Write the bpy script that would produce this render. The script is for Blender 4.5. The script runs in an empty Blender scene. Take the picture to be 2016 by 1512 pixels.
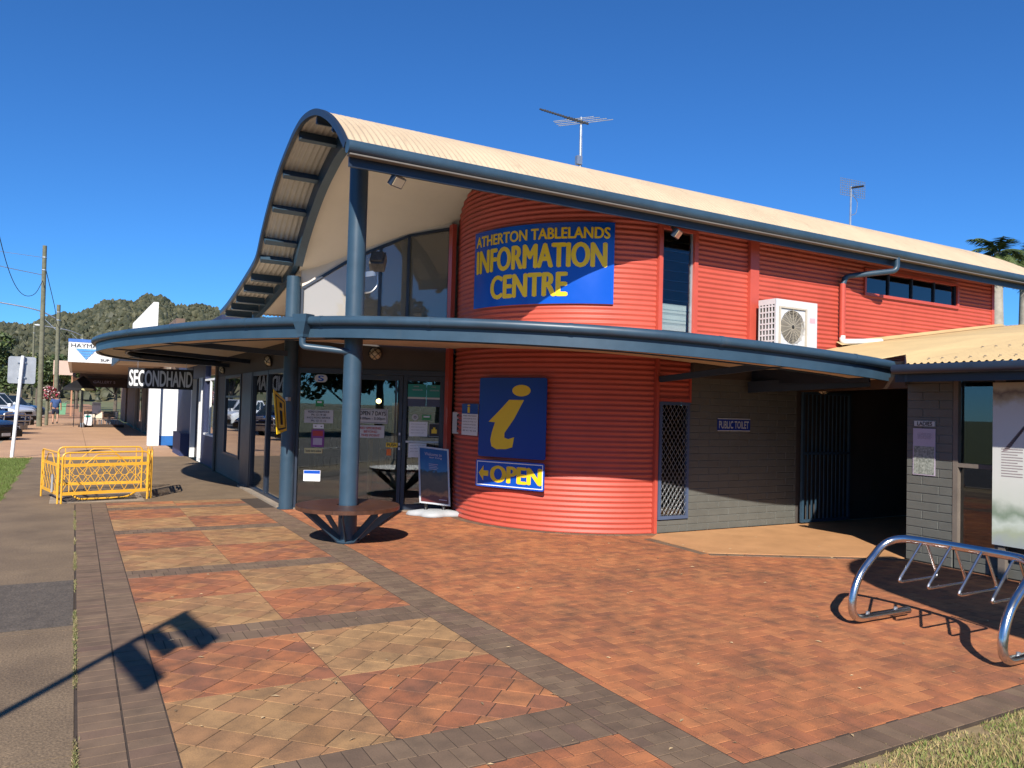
import bpy, bmesh, math, random
from mathutils import Vector, Matrix
import numpy as np
random.seed(7)
R_ = math.radians
scene = bpy.context.scene
COL = scene.collection

# ------------------------------------------------------------------ camera, sky, sun, exposure
CAM_H = 1.65
F_PX = 1515.0
PITCH = math.atan(48.0 / F_PX)
YAW = R_(29.57)
ROLL = 0.027
fw = Vector((math.sin(YAW) * math.cos(PITCH), math.cos(YAW) * math.cos(PITCH), math.sin(PITCH)))
rt = Vector((math.cos(YAW), -math.sin(YAW), 0))
up = rt.cross(fw)
rt2 = rt * math.cos(ROLL) + up * math.sin(ROLL)
up2 = up * math.cos(ROLL) - rt * math.sin(ROLL)
cam_d = bpy.data.cameras.new('camera')
cam = bpy.data.objects.new('camera', cam_d)
COL.objects.link(cam)
cam_d.sensor_width = 36.0
cam_d.lens = F_PX / 2016.0 * 36.0
cam_d.clip_start = 0.05
cam_d.clip_end = 6000
M = Matrix((rt2, up2, -fw)).transposed().to_4x4()
M.translation = (0, 0, CAM_H)
cam.matrix_world = M
scene.camera = cam

SUN_EL = R_(35.5)
SX, SY = 0.54, 0.8417                      # horizontal direction in which shadows fall
world = bpy.data.worlds.new('World')
scene.world = world
world.use_nodes = True
wn = world.node_tree.nodes
wl = world.node_tree.links
for n in list(wn):
    wn.remove(n)
wo = wn.new('ShaderNodeOutputWorld')
bg = wn.new('ShaderNodeBackground')
sky = wn.new('ShaderNodeTexSky')
sky.sky_type = 'NISHITA'
sky.sun_disc = False
sky.sun_elevation = SUN_EL
sky.sun_rotation = math.atan2(-SX, -SY)
sky.altitude = 1200
sky.air_density = 1.0
sky.dust_density = 0.0
sky.ozone_density = 6.0
bg.inputs['Strength'].default_value = 0.08
tint = wn.new('ShaderNodeMix')                        # clear dry-season sky: deeper blue than the standard air
tint.data_type = 'RGBA'
tint.blend_type = 'MULTIPLY'
tint.inputs['Factor'].default_value = 1.0
tint.inputs['B'].default_value = (0.44, 0.90, 1.30, 1)
wl.new(sky.outputs[0], tint.inputs['A'])
wl.new(tint.outputs['Result'], bg.inputs['Color'])
wl.new(bg.outputs[0], wo.inputs['Surface'])

sun_d = bpy.data.lights.new('sun', 'SUN')
sun_d.energy = 5.0
sun_d.angle = R_(0.53)
sun_d.color = (1.0, 0.95, 0.87)
sun = bpy.data.objects.new('sun', sun_d)
COL.objects.link(sun)
sdir = Vector((SX * math.cos(SUN_EL), SY * math.cos(SUN_EL), -math.sin(SUN_EL)))
sun.rotation_euler = sdir.to_track_quat('-Z', 'Y').to_euler()
sun.location = (-20, -30, 40)

vs = scene.view_settings
vs.view_transform = 'Standard'
vs.look = 'None'
vs.exposure = 0.5
vs.gamma = 1.0
vs.use_curve_mapping = False
scene.cycles.max_bounces = 8
scene.cycles.diffuse_bounces = 1
scene.cycles.transparent_max_bounces = 12


# ------------------------------------------------------------------ materials
def lin(c):
    c = c / 255.0
    return c / 12.92 if c <= 0.04045 else ((c + 0.055) / 1.055) ** 2.4


def rgb(r, g, b):
    return (lin(r), lin(g), lin(b), 1)


MATS = {}


def nodes_of(m):
    m.use_nodes = True
    nt = m.node_tree
    return nt, nt.nodes, nt.links, nt.nodes['Principled BSDF']


def mat(name, col, rough=0.6, metal=0.0, var=0.12, scale=3.0, bump=0.0, bscale=60.0, spec=0.5, col2=None, tone=False, speck=0.0, stain=None):
    """plain procedural surface: colour mottled by two noises, roughness mottled, fine bump"""
    if name in MATS:
        return MATS[name]
    m = bpy.data.materials.new(name)
    nt, N, L, P = nodes_of(m)
    if len(col) == 3:
        col = (*col, 1)
    P.inputs['Roughness'].default_value = rough
    P.inputs['Metallic'].default_value = metal
    P.inputs['Specular IOR Level'].default_value = spec
    geo = N.new('ShaderNodeNewGeometry')
    n1 = N.new('ShaderNodeTexNoise')
    n1.inputs['Scale'].default_value = scale
    n1.inputs['Detail'].default_value = 8
    n1.inputs['Roughness'].default_value = 0.65
    L.new(geo.outputs['Position'], n1.inputs['Vector'])
    ramp = N.new('ShaderNodeValToRGB')
    ramp.color_ramp.elements[0].position = 0.32
    ramp.color_ramp.elements[1].position = 0.7
    dark = tuple(c * (1 - var) for c in col[:3]) if col2 is None else col2[:3]
    lite = tuple(min(1, c * (1 + var * 0.6)) for c in col[:3]) if col2 is None else col[:3]
    ramp.color_ramp.elements[0].color = (*dark, 1)
    ramp.color_ramp.elements[1].color = (*lite, 1)
    L.new(n1.outputs['Fac'], ramp.inputs['Fac'])
    out = ramp.outputs['Color']
    if speck > 0:
        n3 = N.new('ShaderNodeTexNoise')
        n3.inputs['Scale'].default_value = 70
        n3.inputs['Detail'].default_value = 3
        L.new(geo.outputs['Position'], n3.inputs['Vector'])
        m3 = N.new('ShaderNodeMapRange')
        m3.inputs['From Min'].default_value = 0.3
        m3.inputs['From Max'].default_value = 0.7
        m3.inputs['To Min'].default_value = 1 - speck
        m3.inputs['To Max'].default_value = 1 + speck
        L.new(n3.outputs['Fac'], m3.inputs['Value'])
        mxs = N.new('ShaderNodeMix')
        mxs.data_type = 'RGBA'
        mxs.blend_type = 'MULTIPLY'
        mxs.inputs['Factor'].default_value = 1
        L.new(out, mxs.inputs['A'])
        L.new(m3.outputs[0], mxs.inputs['B'])
        out = mxs.outputs['Result']
    if stain:
        sc_, lo_, hi_, amt_, scol = stain               # stretched blotches of dirt or fade
        mpn = N.new('ShaderNodeMapping')
        mpn.inputs['Scale'].default_value = sc_
        L.new(geo.outputs['Position'], mpn.inputs['Vector'])
        n4 = N.new('ShaderNodeTexNoise')
        n4.inputs['Scale'].default_value = 1.0
        n4.inputs['Detail'].default_value = 9
        n4.inputs['Roughness'].default_value = 0.7
        L.new(mpn.outputs[0], n4.inputs['Vector'])
        m4 = N.new('ShaderNodeMapRange')
        m4.inputs['From Min'].default_value = lo_
        m4.inputs['From Max'].default_value = hi_
        m4.inputs['To Max'].default_value = amt_
        L.new(n4.outputs['Fac'], m4.inputs['Value'])
        mx4 = N.new('ShaderNodeMix')
        mx4.data_type = 'RGBA'
        L.new(m4.outputs[0], mx4.inputs['Factor'])
        L.new(out, mx4.inputs['A'])
        mx4.inputs['B'].default_value = (*scol, 1)
        out = mx4.outputs['Result']
    if tone:
        at = N.new('ShaderNodeAttribute')
        at.attribute_name = 'tone'
        mp = N.new('ShaderNodeMapRange')
        mp.inputs['To Min'].default_value = 0.55
        mp.inputs['To Max'].default_value = 1.45
        L.new(at.outputs['Fac'], mp.inputs['Value'])
        mx = N.new('ShaderNodeMix')
        mx.data_type = 'RGBA'
        mx.blend_type = 'MULTIPLY'
        mx.inputs['Factor'].default_value = 1
        L.new(out, mx.inputs['A'])
        L.new(mp.outputs[0], mx.inputs['B'])
        out = mx.outputs['Result']
    L.new(out, P.inputs['Base Color'])
    rr = N.new('ShaderNodeMapRange')
    rr.inputs['To Min'].default_value = max(0.02, rough - 0.08)
    rr.inputs['To Max'].default_value = min(1, rough + 0.1)
    L.new(n1.outputs['Fac'], rr.inputs['Value'])
    L.new(rr.outputs[0], P.inputs['Roughness'])
    if bump > 0:
        n2 = N.new('ShaderNodeTexNoise')
        n2.inputs['Scale'].default_value = bscale
        n2.inputs['Detail'].default_value = 5
        L.new(geo.outputs['Position'], n2.inputs['Vector'])
        b = N.new('ShaderNodeBump')
        b.inputs['Strength'].default_value = bump
        b.inputs['Distance'].default_value = 0.01
        L.new(n2.outputs['Fac'], b.inputs['Height'])
        L.new(b.outputs['Normal'], P.inputs['Normal'])
    MATS[name] = m
    return m


def paver_mat(name, cols, grime=(0.05, 0.035, 0.025), grime_amt=0.55, gscale=1.3):
    """pavers: each piece takes its own tone between the given colours, with worn dark grime on top"""
    m = bpy.data.materials.new(name)
    nt, N, L, P = nodes_of(m)
    at = N.new('ShaderNodeAttribute')
    at.attribute_name = 'tone'
    ramp = N.new('ShaderNodeValToRGB')
    cr = ramp.color_ramp
    while len(cr.elements) < len(cols):
        cr.elements.new(0.5)
    for i, c in enumerate(cols):
        cr.elements[i].position = i / (len(cols) - 1)
        cr.elements[i].color = (*c, 1)
    L.new(at.outputs['Fac'], ramp.inputs['Fac'])
    geo = N.new('ShaderNodeNewGeometry')
    big = N.new('ShaderNodeTexNoise')
    big.inputs['Scale'].default_value = gscale
    big.inputs['Detail'].default_value = 6
    big.inputs['Roughness'].default_value = 0.7
    L.new(geo.outputs['Position'], big.inputs['Vector'])
    fine = N.new('ShaderNodeTexNoise')
    fine.inputs['Scale'].default_value = 120
    fine.inputs['Detail'].default_value = 4
    L.new(geo.outputs['Position'], fine.inputs['Vector'])
    mid = N.new('ShaderNodeTexNoise')
    mid.inputs['Scale'].default_value = 7
    mid.inputs['Detail'].default_value = 6
    L.new(geo.outputs['Position'], mid.inputs['Vector'])
    add = N.new('ShaderNodeMath')
    add.operation = 'MULTIPLY_ADD'
    L.new(mid.outputs['Fac'], add.inputs[0])
    add.inputs[1].default_value = 1.0
    L.new(big.outputs['Fac'], add.inputs[2])
    ad2 = N.new('ShaderNodeMath')
    ad2.operation = 'MULTIPLY_ADD'
    L.new(fine.outputs['Fac'], ad2.inputs[0])
    ad2.inputs[1].default_value = 0.6
    L.new(add.outputs[0], ad2.inputs[2])
    mr = N.new('ShaderNodeMapRange')
    mr.inputs['From Min'].default_value = 1.13
    mr.inputs['From Max'].default_value = 1.68
    mr.inputs['To Max'].default_value = grime_amt
    L.new(ad2.outputs[0], mr.inputs['Value'])
    mx = N.new('ShaderNodeMix')
    mx.data_type = 'RGBA'
    L.new(mr.outputs[0], mx.inputs['Factor'])
    L.new(ramp.outputs[0], mx.inputs['A'])
    mx.inputs['B'].default_value = (*grime, 1)
    L.new(mx.outputs['Result'], P.inputs['Base Color'])
    P.inputs['Roughness'].default_value = 0.82
    P.inputs['Specular IOR Level'].default_value = 0.35
    b = N.new('ShaderNodeBump')
    b.inputs['Strength'].default_value = 0.35
    b.inputs['Distance'].default_value = 0.004
    L.new(fine.outputs['Fac'], b.inputs['Height'])
    L.new(b.outputs['Normal'], P.inputs['Normal'])
    return m


def glass_mat(name, tint=(0.75, 0.8, 0.78), ior=1.55, haze=0.0, hcol=(0.5, 0.5, 0.5)):
    m = bpy.data.materials.new(name)
    m.use_nodes = True
    N, L = m.node_tree.nodes, m.node_tree.links
    for n in list(N):
        N.remove(n)
    o = N.new('ShaderNodeOutputMaterial')
    t = N.new('ShaderNodeBsdfTransparent')
    t.inputs[0].default_value = (*tint, 1)
    g = N.new('ShaderNodeBsdfGlossy')
    g.inputs['Roughness'].default_value = 0.01
    g.inputs['Color'].default_value = (0.95, 0.97, 1, 1)
    fr = N.new('ShaderNodeFresnel')
    fr.inputs['IOR'].default_value = ior
    mr = N.new('ShaderNodeMath')
    mr.operation = 'MULTIPLY_ADD'
    mr.inputs[1].default_value = 1.5
    mr.inputs[2].default_value = 0.02
    mr.use_clamp = True
    L.new(fr.outputs[0], mr.inputs[0])
    mx = N.new('ShaderNodeMixShader')
    L.new(mr.outputs[0], mx.inputs[0])
    src = t.outputs[0]
    if haze > 0:
        d = N.new('ShaderNodeBsdfDiffuse')
        d.inputs[0].default_value = (*hcol, 1)
        m2 = N.new('ShaderNodeMixShader')
        m2.inputs[0].default_value = haze
        L.new(t.outputs[0], m2.inputs[1])
        L.new(d.outputs[0], m2.inputs[2])
        src = m2.outputs[0]
    L.new(src, mx.inputs[1])
    L.new(g.outputs[0], mx.inputs[2])
    L.new(mx.outputs[0], o.inputs['Surface'])
    return m


def emit_mat(name, col, s):
    m = bpy.data.materials.new(name)
    nt, N, L, P = nodes_of(m)
    P.inputs['Base Color'].default_value = (*col, 1)
    P.inputs['Emission Color'].default_value = (*col, 1)
    P.inputs['Emission Strength'].default_value = s
    return m


RED = mat('red_steel', (0.525, 0.086, 0.054), 0.48, var=0.14, scale=1.1, stain=((3, 3, 0.8), 0.55, 0.8, 0.3, (0.30, 0.06, 0.045)))
REDTRIM = mat('red_trim', (0.51, 0.081, 0.051), 0.4, var=0.08, scale=4)
BLUE = mat('slate_blue_paint', (0.033, 0.068, 0.104), 0.4, var=0.22, scale=2, stain=((5, 5, 1.2), 0.56, 0.78, 0.4, (0.07, 0.085, 0.095)))
NAVY = mat('dark_blue_frame', (0.018, 0.028, 0.048), 0.4, var=0.15)
CREAM = mat('cream_roof', (0.54, 0.415, 0.275), 0.6, var=0.13, scale=1.2, col2=(0.46, 0.35, 0.23), stain=((9, 2.2, 2.2), 0.56, 0.74, 0.55, (0.27, 0.205, 0.14)))
CREAM2 = mat('straw_roof', (0.56, 0.40, 0.195), 0.6, var=0.1, scale=1.5, stain=((1.5, 9, 2), 0.58, 0.8, 0.4, (0.36, 0.26, 0.13)))
SOFF = mat('soffit_cream', (0.74, 0.655, 0.55), 0.7, var=0.05, scale=2)
SOFFB = mat('awning_lining', (0.66, 0.52, 0.36), 0.7, var=0.08, scale=2)
GREYB = mat('grey_block_paint', (0.115, 0.115, 0.10), 0.6, var=0.12, scale=5, bump=0.25, bscale=120)
MORT = mat('grey_mortar_paint', (0.155, 0.155, 0.138), 0.7, var=0.1, scale=6)
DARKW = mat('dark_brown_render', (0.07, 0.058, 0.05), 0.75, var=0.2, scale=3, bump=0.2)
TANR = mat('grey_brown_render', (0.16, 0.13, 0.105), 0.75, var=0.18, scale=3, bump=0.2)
WHITE = mat('white_paint', (0.78, 0.77, 0.74), 0.45, var=0.06, scale=4)
WHITEP = mat('white_plastic', (0.60, 0.61, 0.62), 0.4, var=0.08, scale=6)
BLACK = mat('black_plastic', (0.012, 0.012, 0.013), 0.45, var=0.2)
CHROME = mat('polished_steel', (0.66, 0.66, 0.66), 0.2, 1.0, var=0.06, scale=8)
GALV = mat('galvanised_steel', (0.50, 0.52, 0.54), 0.42, 0.85, var=0.15, scale=8)
ALU = mat('sign_back_aluminium', (0.46, 0.48, 0.50), 0.5, 0.6, var=0.12, scale=5)
WOOD = mat('stained_timber', (0.085, 0.036, 0.02), 0.36, var=0.4, scale=7, bump=0.15, bscale=40)
YELLOW = mat('barrier_yellow', (0.80, 0.40, 0.035), 0.4, var=0.12, scale=6)
SBLUE = mat('sign_blue', (0.004, 0.075, 0.46), 0.22, var=0.05)
SNAVY = mat('sign_navy', (0.004, 0.032, 0.26), 0.3, var=0.05)
SYEL = mat('sign_yellow', (0.88, 0.58, 0.012), 0.4, var=0.04)
SWHITE = mat('sign_white', (0.80, 0.80, 0.80), 0.5, var=0.03)
SGREY = mat('sign_pale_grey', (0.52, 0.53, 0.52), 0.5, var=0.05)
SRED = mat('sign_red', (0.40, 0.03, 0.03), 0.5, var=0.05)
SBLK = mat('sign_black', (0.012, 0.012, 0.016), 0.5, var=0.05)
STEAL = mat('poster_teal', (0.01, 0.23, 0.19), 0.4, var=0.05)
SGREEN = mat('sticker_green', (0.02, 0.26, 0.06), 0.5, var=0.05)
SPURP = mat('poster_purple', (0.20, 0.04, 0.22), 0.5, var=0.15)
SPALEY = mat('strip_pale_yellow', (0.6, 0.55, 0.25), 0.5, var=0.05)
SORANGE = mat('orange_card', (0.75, 0.16, 0.02), 0.6, var=0.05)
SLILAC = mat('poster_lilac', (0.45, 0.38, 0.46), 0.5, var=0.05)
CONC = mat('old_footpath_concrete', (0.23, 0.158, 0.092), 0.88, scale=1.6, bump=0.5, bscale=90, col2=(0.145, 0.098, 0.058), speck=0.35)
CONC2 = mat('tan_footpath_concrete', (0.56, 0.33, 0.18), 0.85, scale=0.5, bump=0.3, bscale=70, col2=(0.42, 0.245, 0.14), speck=0.2)
PATCH = mat('bitumen_patch', (0.11, 0.086, 0.065), 0.9, var=0.25, scale=8, bump=0.5, bscale=120, speck=0.4)
TAN = mat('tan_entry_tiles', (0.54, 0.28, 0.125), 0.62, var=0.15, scale=2.5, bump=0.1, bscale=80)
SAND = mat('joint_sand', (0.06, 0.04, 0.027), 0.95, var=0.3, scale=12)
ASPH = mat('asphalt', (0.06, 0.055, 0.05), 0.9, var=0.25, scale=3, bump=0.4, bscale=150)
SOIL = mat('lawn_ground', (0.085, 0.10, 0.03), 0.95, var=0.3, scale=2, bump=0.5, bscale=60)
DIRT = mat('dry_verge', (0.28, 0.20, 0.10), 0.95, var=0.3, scale=6, bump=0.5, bscale=60)
GLASS = glass_mat('clear_glass')
GLASSL = glass_mat('louvre_glass', (0.82, 0.84, 0.84), 1.22)
GLASSU = glass_mat('painted_reflection_glass', (0.7, 0.7, 0.68), 1.4, 0.36, (0.40, 0.36, 0.29))  # grey-beige haze paints the ceiling reflection and lighter interior into the upper panes
GLASSW = glass_mat('pale_reflection_glass', (0.7, 0.7, 0.68), 1.4, 0.62, (0.50, 0.47, 0.43))  # stronger, paler haze: a whitish reflection painted into the left upper pane
GLASSD = glass_mat('tinted_glass', (0.45, 0.48, 0.5), 1.6)
GLASSF = glass_mat('frosted_lamp_glass', (0.8, 0.75, 0.6), 1.45, 0.75, (0.75, 0.62, 0.4))
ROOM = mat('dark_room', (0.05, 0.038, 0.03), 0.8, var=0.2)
CABLE = mat('cable_black', (0.02, 0.02, 0.022), 0.6)
TIMBER = mat('weathered_pole_timber', (0.16, 0.155, 0.10), 0.85, var=0.3, scale=6, bump=0.4)


# ------------------------------------------------------------------ mesh helpers
class MB:
    def __init__(s):
        s.v, s.f, s.t = [], [], []

    def add(s, vs, fs, tone=None):
        b = len(s.v)
        s.v += [tuple(p) for p in vs]
        s.f += [tuple(i + b for i in q) for q in fs]
        s.t += [tone if tone is not None else 0.5] * len(vs)
        return s

    def box(s, a, b, tone=None):
        x0, y0, z0 = a
        x1, y1, z1 = b
        return s.add([(x0, y0, z0), (x1, y0, z0), (x1, y1, z0), (x0, y1, z0), (x0, y0, z1), (x1, y0, z1), (x1, y1, z1), (x0, y1, z1)],
                     [(0, 3, 2, 1), (4, 5, 6, 7), (0, 1, 5, 4), (1, 2, 6, 5), (2, 3, 7, 6), (3, 0, 4, 7)], tone)

    def obox(s, c, ax, ay, az, hx, hy, hz):
        """oriented box: centre, three unit axes, half sizes"""
        c, ax, ay, az = Vector(c), Vector(ax), Vector(ay), Vector(az)
        p = [c + ax * (i * hx) + ay * (j * hy) + az * (k * hz) for k in (-1, 1) for (i, j) in ((-1, -1), (1, -1), (1, 1), (-1, 1))]
        return s.add(p, [(0, 3, 2, 1), (4, 5, 6, 7), (0, 1, 5, 4), (1, 2, 6, 5), (2, 3, 7, 6), (3, 0, 4, 7)])

    def bar(s, a, b, w, h, upv=(0, 0, 1)):
        """rectangular bar from a to b"""
        a, b = Vector(a), Vector(b)
        d = (b - a)
        l = d.length
        d.normalize()
        u = Vector(upv)
        r = d.cross(u)
        if r.length < 1e-4:
            r = d.cross(Vector((1, 0, 0)))
        r.normalize()
        u = r.cross(d)
        return s.obox((a + b) / 2, d, r, u, l / 2, w / 2, h / 2)

    def tube(s, path, r, n=10, closed=False, cap=True):
        P = [Vector(p) for p in path]
        rs = r if isinstance(r, (list, tuple)) else [r] * len(P)
        m = len(P)
        rings = []
        prev = None
        for i in range(m):
            if closed:
                d = P[(i + 1) % m] - P[i - 1]
            else:
                d = P[min(i + 1, m - 1)] - P[max(i - 1, 0)]
            if d.length < 1e-9:
                d = Vector((0, 0, 1))
            d.normalize()
            if prev is None:
                a = d.orthogonal().normalized()
            else:
                a = prev - d * prev.dot(d)
                a = a.normalized() if a.length > 1e-6 else d.orthogonal().normalized()
            prev = a
            b = d.cross(a)
            rings.append([P[i] + (a * math.cos(2 * math.pi * k / n) + b * math.sin(2 * math.pi * k / n)) * rs[i] for k in range(n)])
        vs = [p for q in rings for p in q]
        fs = []
        for i in range(m if closed else m - 1):
            j = (i + 1) % m
            for k in range(n):
                fs.append((i * n + k, i * n + (k + 1) % n, j * n + (k + 1) % n, j * n + k))
        if cap and not closed:
            fs.append(tuple(reversed(range(n))))
            fs.append(tuple(range((m - 1) * n, m * n)))
        return s.add(vs, fs)

    def prism(s, poly, z0, z1, tone=None):
        n = len(poly)
        return s.add([(p[0], p[1], z0) for p in poly] + [(p[0], p[1], z1) for p in poly],
                     [tuple(reversed(range(n))), tuple(range(n, 2 * n))] + [(i, (i + 1) % n, n + (i + 1) % n, n + i) for i in range(n)], tone)

    def extr(s, poly3, vec):
        """3-D polygon extruded along vec"""
        v = Vector(vec)
        P = [Vector(p) for p in poly3]
        n = len(P)
        return s.add(P + [p + v for p in P], [tuple(reversed(range(n))), tuple(range(n, 2 * n))] + [(i, (i + 1) % n, n + (i + 1) % n, n + i) for i in range(n)])

    def lathe(s, prof, c=(0, 0, 0), n=20, ax=(0, 0, 1)):
        """profile of (r, h) turned about axis ax through c"""
        ax = Vector(ax).normalized()
        a = ax.orthogonal().normalized()
        b = ax.cross(a)
        c = Vector(c)
        vs, fs = [], []
        for (r, h) in prof:
            for k in range(n):
                t = 2 * math.pi * k / n
                vs.append(c + ax * h + (a * math.cos(t) + b * math.sin(t)) * r)
        for i in range(len(prof) - 1):
            for k in range(n):
                fs.append((i * n + k, i * n + (k + 1) % n, (i + 1) * n + (k + 1) % n, (i + 1) * n + k))
        return s.add(vs, fs)

    def grid(s, fn, nu, nv):
        vs = [fn(i / nu, j / nv) for j in range(nv + 1) for i in range(nu + 1)]
        fs = [(j * (nu + 1) + i, j * (nu + 1) + i + 1, (j + 1) * (nu + 1) + i + 1, (j + 1) * (nu + 1) + i) for j in range(nv) for i in range(nu)]
        return s.add(vs, fs)

    def sweep(s, path, sec):
        """sweep a section [(outward, z)] along a path of (x,y,z); outward is to the right of travel"""
        m = len(path)
        n = len(sec)
        vs = []
        for i in range(m):
            a = Vector(path[max(i - 1, 0)])
            b = Vector(path[min(i + 1, m - 1)])
            d = b - a
            d.z = 0
            d.normalize()
            o = Vector((d.y, -d.x, 0))
            for (u, z) in sec:
                vs.append(Vector(path[i]) + o * u + Vector((0, 0, z)))
        fs = []
        for i in range(m - 1):
            for k in range(n):
                fs.append((i * n + k, i * n + (k + 1) % n, (i + 1) * n + (k + 1) % n, (i + 1) * n + k))
        fs.append(tuple(range(n)))
        fs.append(tuple(reversed(range((m - 1) * n, m * n))))
        return s.add(vs, fs)

    def mesh(s, name, tone=False):
        me = bpy.data.meshes.new(name)
        me.from_pydata([tuple(v) for v in s.v], [], s.f)
        if tone:
            at = me.attributes.new('tone', 'FLOAT', 'POINT')
            at.data.foreach_set('value', s.t)
        me.update()
        return me

    def build(s, name, material, parent=None, smooth=False, tone=False):
        me = s.mesh(name, tone)
        return put(name, me, material, parent, smooth)


def put(name, me, material, parent=None, smooth=False):
    o = bpy.data.objects.new(name, me)
    COL.objects.link(o)
    if material is not None and not me.materials:
        me.materials.append(material)
    if smooth:
        for p in me.polygons:
            p.use_smooth = True
        if smooth != 'all':
            try:
                me.set_sharp_from_angle(angle=R_(38))
            except Exception:
                pass
    if parent is not None:
        o.parent = parent
        if parent.type == 'EMPTY' and not parent.get('local'):
            o.matrix_parent_inverse = Matrix.Translation(parent.location).inverted()
    return o


def tag(o, label, cat, group=None, kind=None):
    o['label'] = label
    o['category'] = cat
    if group:
        o['group'] = group
    if kind:
        o['kind'] = kind
    return o


def thing(name, label, cat, loc=(0, 0, 0), group=None, local=False, rz=0.0):
    o = bpy.data.objects.new(name, None)
    COL.objects.link(o)
    o.location = loc
    o.rotation_euler = (0, 0, rz)
    o.empty_display_size = 0.2
    if local:
        o['local'] = 1
    return tag(o, label, cat, group)


def struct(name, mb, m, tone=False, kind='structure'):
    o = mb.build(name, m, None, False, tone)
    o['kind'] = kind
    return o


def copy_tree(o, parent=None):
    c = o.copy()
    COL.objects.link(c)
    c.parent = parent
    for ch in list(o.children):
        copy_tree(ch, c)
    return c


def catmull(pts, per=8):
    P = [np.array(p, float) for p in pts]
    out = []
    for i in range(len(P) - 1):
        p0 = P[i - 1] if i > 0 else 2 * P[0] - P[1]
        p1, p2 = P[i], P[i + 1]
        p3 = P[i + 2] if i + 2 < len(P) else 2 * P[-1] - P[-2]
        for k in range(per):
            t = k / per
            out.append(0.5 * ((2 * p1) + (-p0 + p2) * t + (2 * p0 - 5 * p1 + 4 * p2 - p3) * t * t + (-p0 + 3 * p1 - 3 * p2 + p3) * t ** 3))
    out.append(P[-1])
    return [tuple(p) for p in out]


def rounded_path(pts, r, n=5):
    """polyline with its inner corners rounded"""
    P = [Vector(p) for p in pts]
    out = [P[0]]
    for i in range(1, len(P) - 1):
        a = (P[i - 1] - P[i])
        b = (P[i + 1] - P[i])
        ra = min(r, a.length * 0.49, b.length * 0.49)
        a.normalize()
        b.normalize()
        A, B = P[i] + a * ra, P[i] + b * ra
        for k in range(n + 1):
            t = k / n
            out.append(A.lerp(P[i], t).lerp(P[i].lerp(B, t), t))
    out.append(P[-1])
    return out


_txt = {}


def text2d(s, bold=0.02, shear=0.0):
    key = (s, bold, shear)
    if key in _txt:
        return _txt[key]
    cu = bpy.data.curves.new('lettering', 'FONT')
    cu.body = s
    cu.size = 1.0
    cu.offset = 0.0
    cu.shear = shear
    cu.resolution_u = 4
    o = bpy.data.objects.new('lettering', cu)
    COL.objects.link(o)
    bpy.context.view_layer.update()
    dg = bpy.context.evaluated_depsgraph_get()
    me = bpy.data.meshes.new_from_object(o.evaluated_get(dg))
    vs = [(v.co.x, v.co.y) for v in me.vertices]
    fs = [tuple(p.vertices) for p in me.polygons]
    bpy.data.objects.remove(o)
    bpy.data.curves.remove(cu)
    bpy.data.meshes.remove(me)
    x0, x1 = min(v[0] for v in vs), max(v[0] for v in vs)
    y0, y1 = min(v[1] for v in vs), max(v[1] for v in vs)
    _txt[key] = ([((v[0] - x0) / (x1 - x0), (v[1] - y0) / (y1 - y0)) for v in vs], fs)
    return _txt[key]


class Face:
    """a flat sign face: origin at its lower left, right and up vectors"""
    def __init__(s, o, r, u):
        s.o, s.r, s.u = Vector(o), Vector(r).normalized(), Vector(u).normalized()
        s.n = s.r.cross(s.u).normalized()

    def p(s, x, y, d=0.0):
        return s.o + s.r * x + s.u * y + s.n * d

    def rect(s, mb, x0, y0, x1, y1, d0, d1):
        P = [s.p(x0, y0, d0), s.p(x1, y0, d0), s.p(x1, y1, d0), s.p(x0, y1, d0)]
        mb.extr(P, s.n * (d1 - d0))

    def plate(s, w, h, th, name, m, parent, r=0.0):
        mb = MB()
        if r > 0:
            pts = []
            for (cx, cy, a0) in ((w - r, r, -90), (w - r, h - r, 0), (r, h - r, 90), (r, r, 180)):
                for k in range(5):
                    a = R_(a0 + 90 * k / 4)
                    pts.append(s.p(cx + r * math.cos(a), cy + r * math.sin(a), 0))
            mb.extr(pts, s.n * th)
        else:
            s.rect(mb, 0, 0, w, h, 0, th)
        return mb.build(name, m, parent)

    def text(s, mb, string, x0, y0, x1, y1, d, bold=0.02, shear=0.0):
        vs, fs = text2d(string, bold, shear)
        for i, (dx, dy) in enumerate(bold_shifts(bold, len(string))):
            mb.add([s.p(x0 + (v[0] + dx) * (x1 - x0), y0 + (v[1] + dy) * (y1 - y0), d + 0.0002 * i) for v in vs], fs)


def bold_shifts(bold, n):
    if bold <= 0:
        return [(0, 0)]
    b = bold * 1.15 / (n * 0.62)
    return [(-b, 0.0), (-b / 2, 0.012), (0, 0.0), (b / 2, -0.012), (b, 0.0), (0, 0.03), (0, -0.03)]


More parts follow.
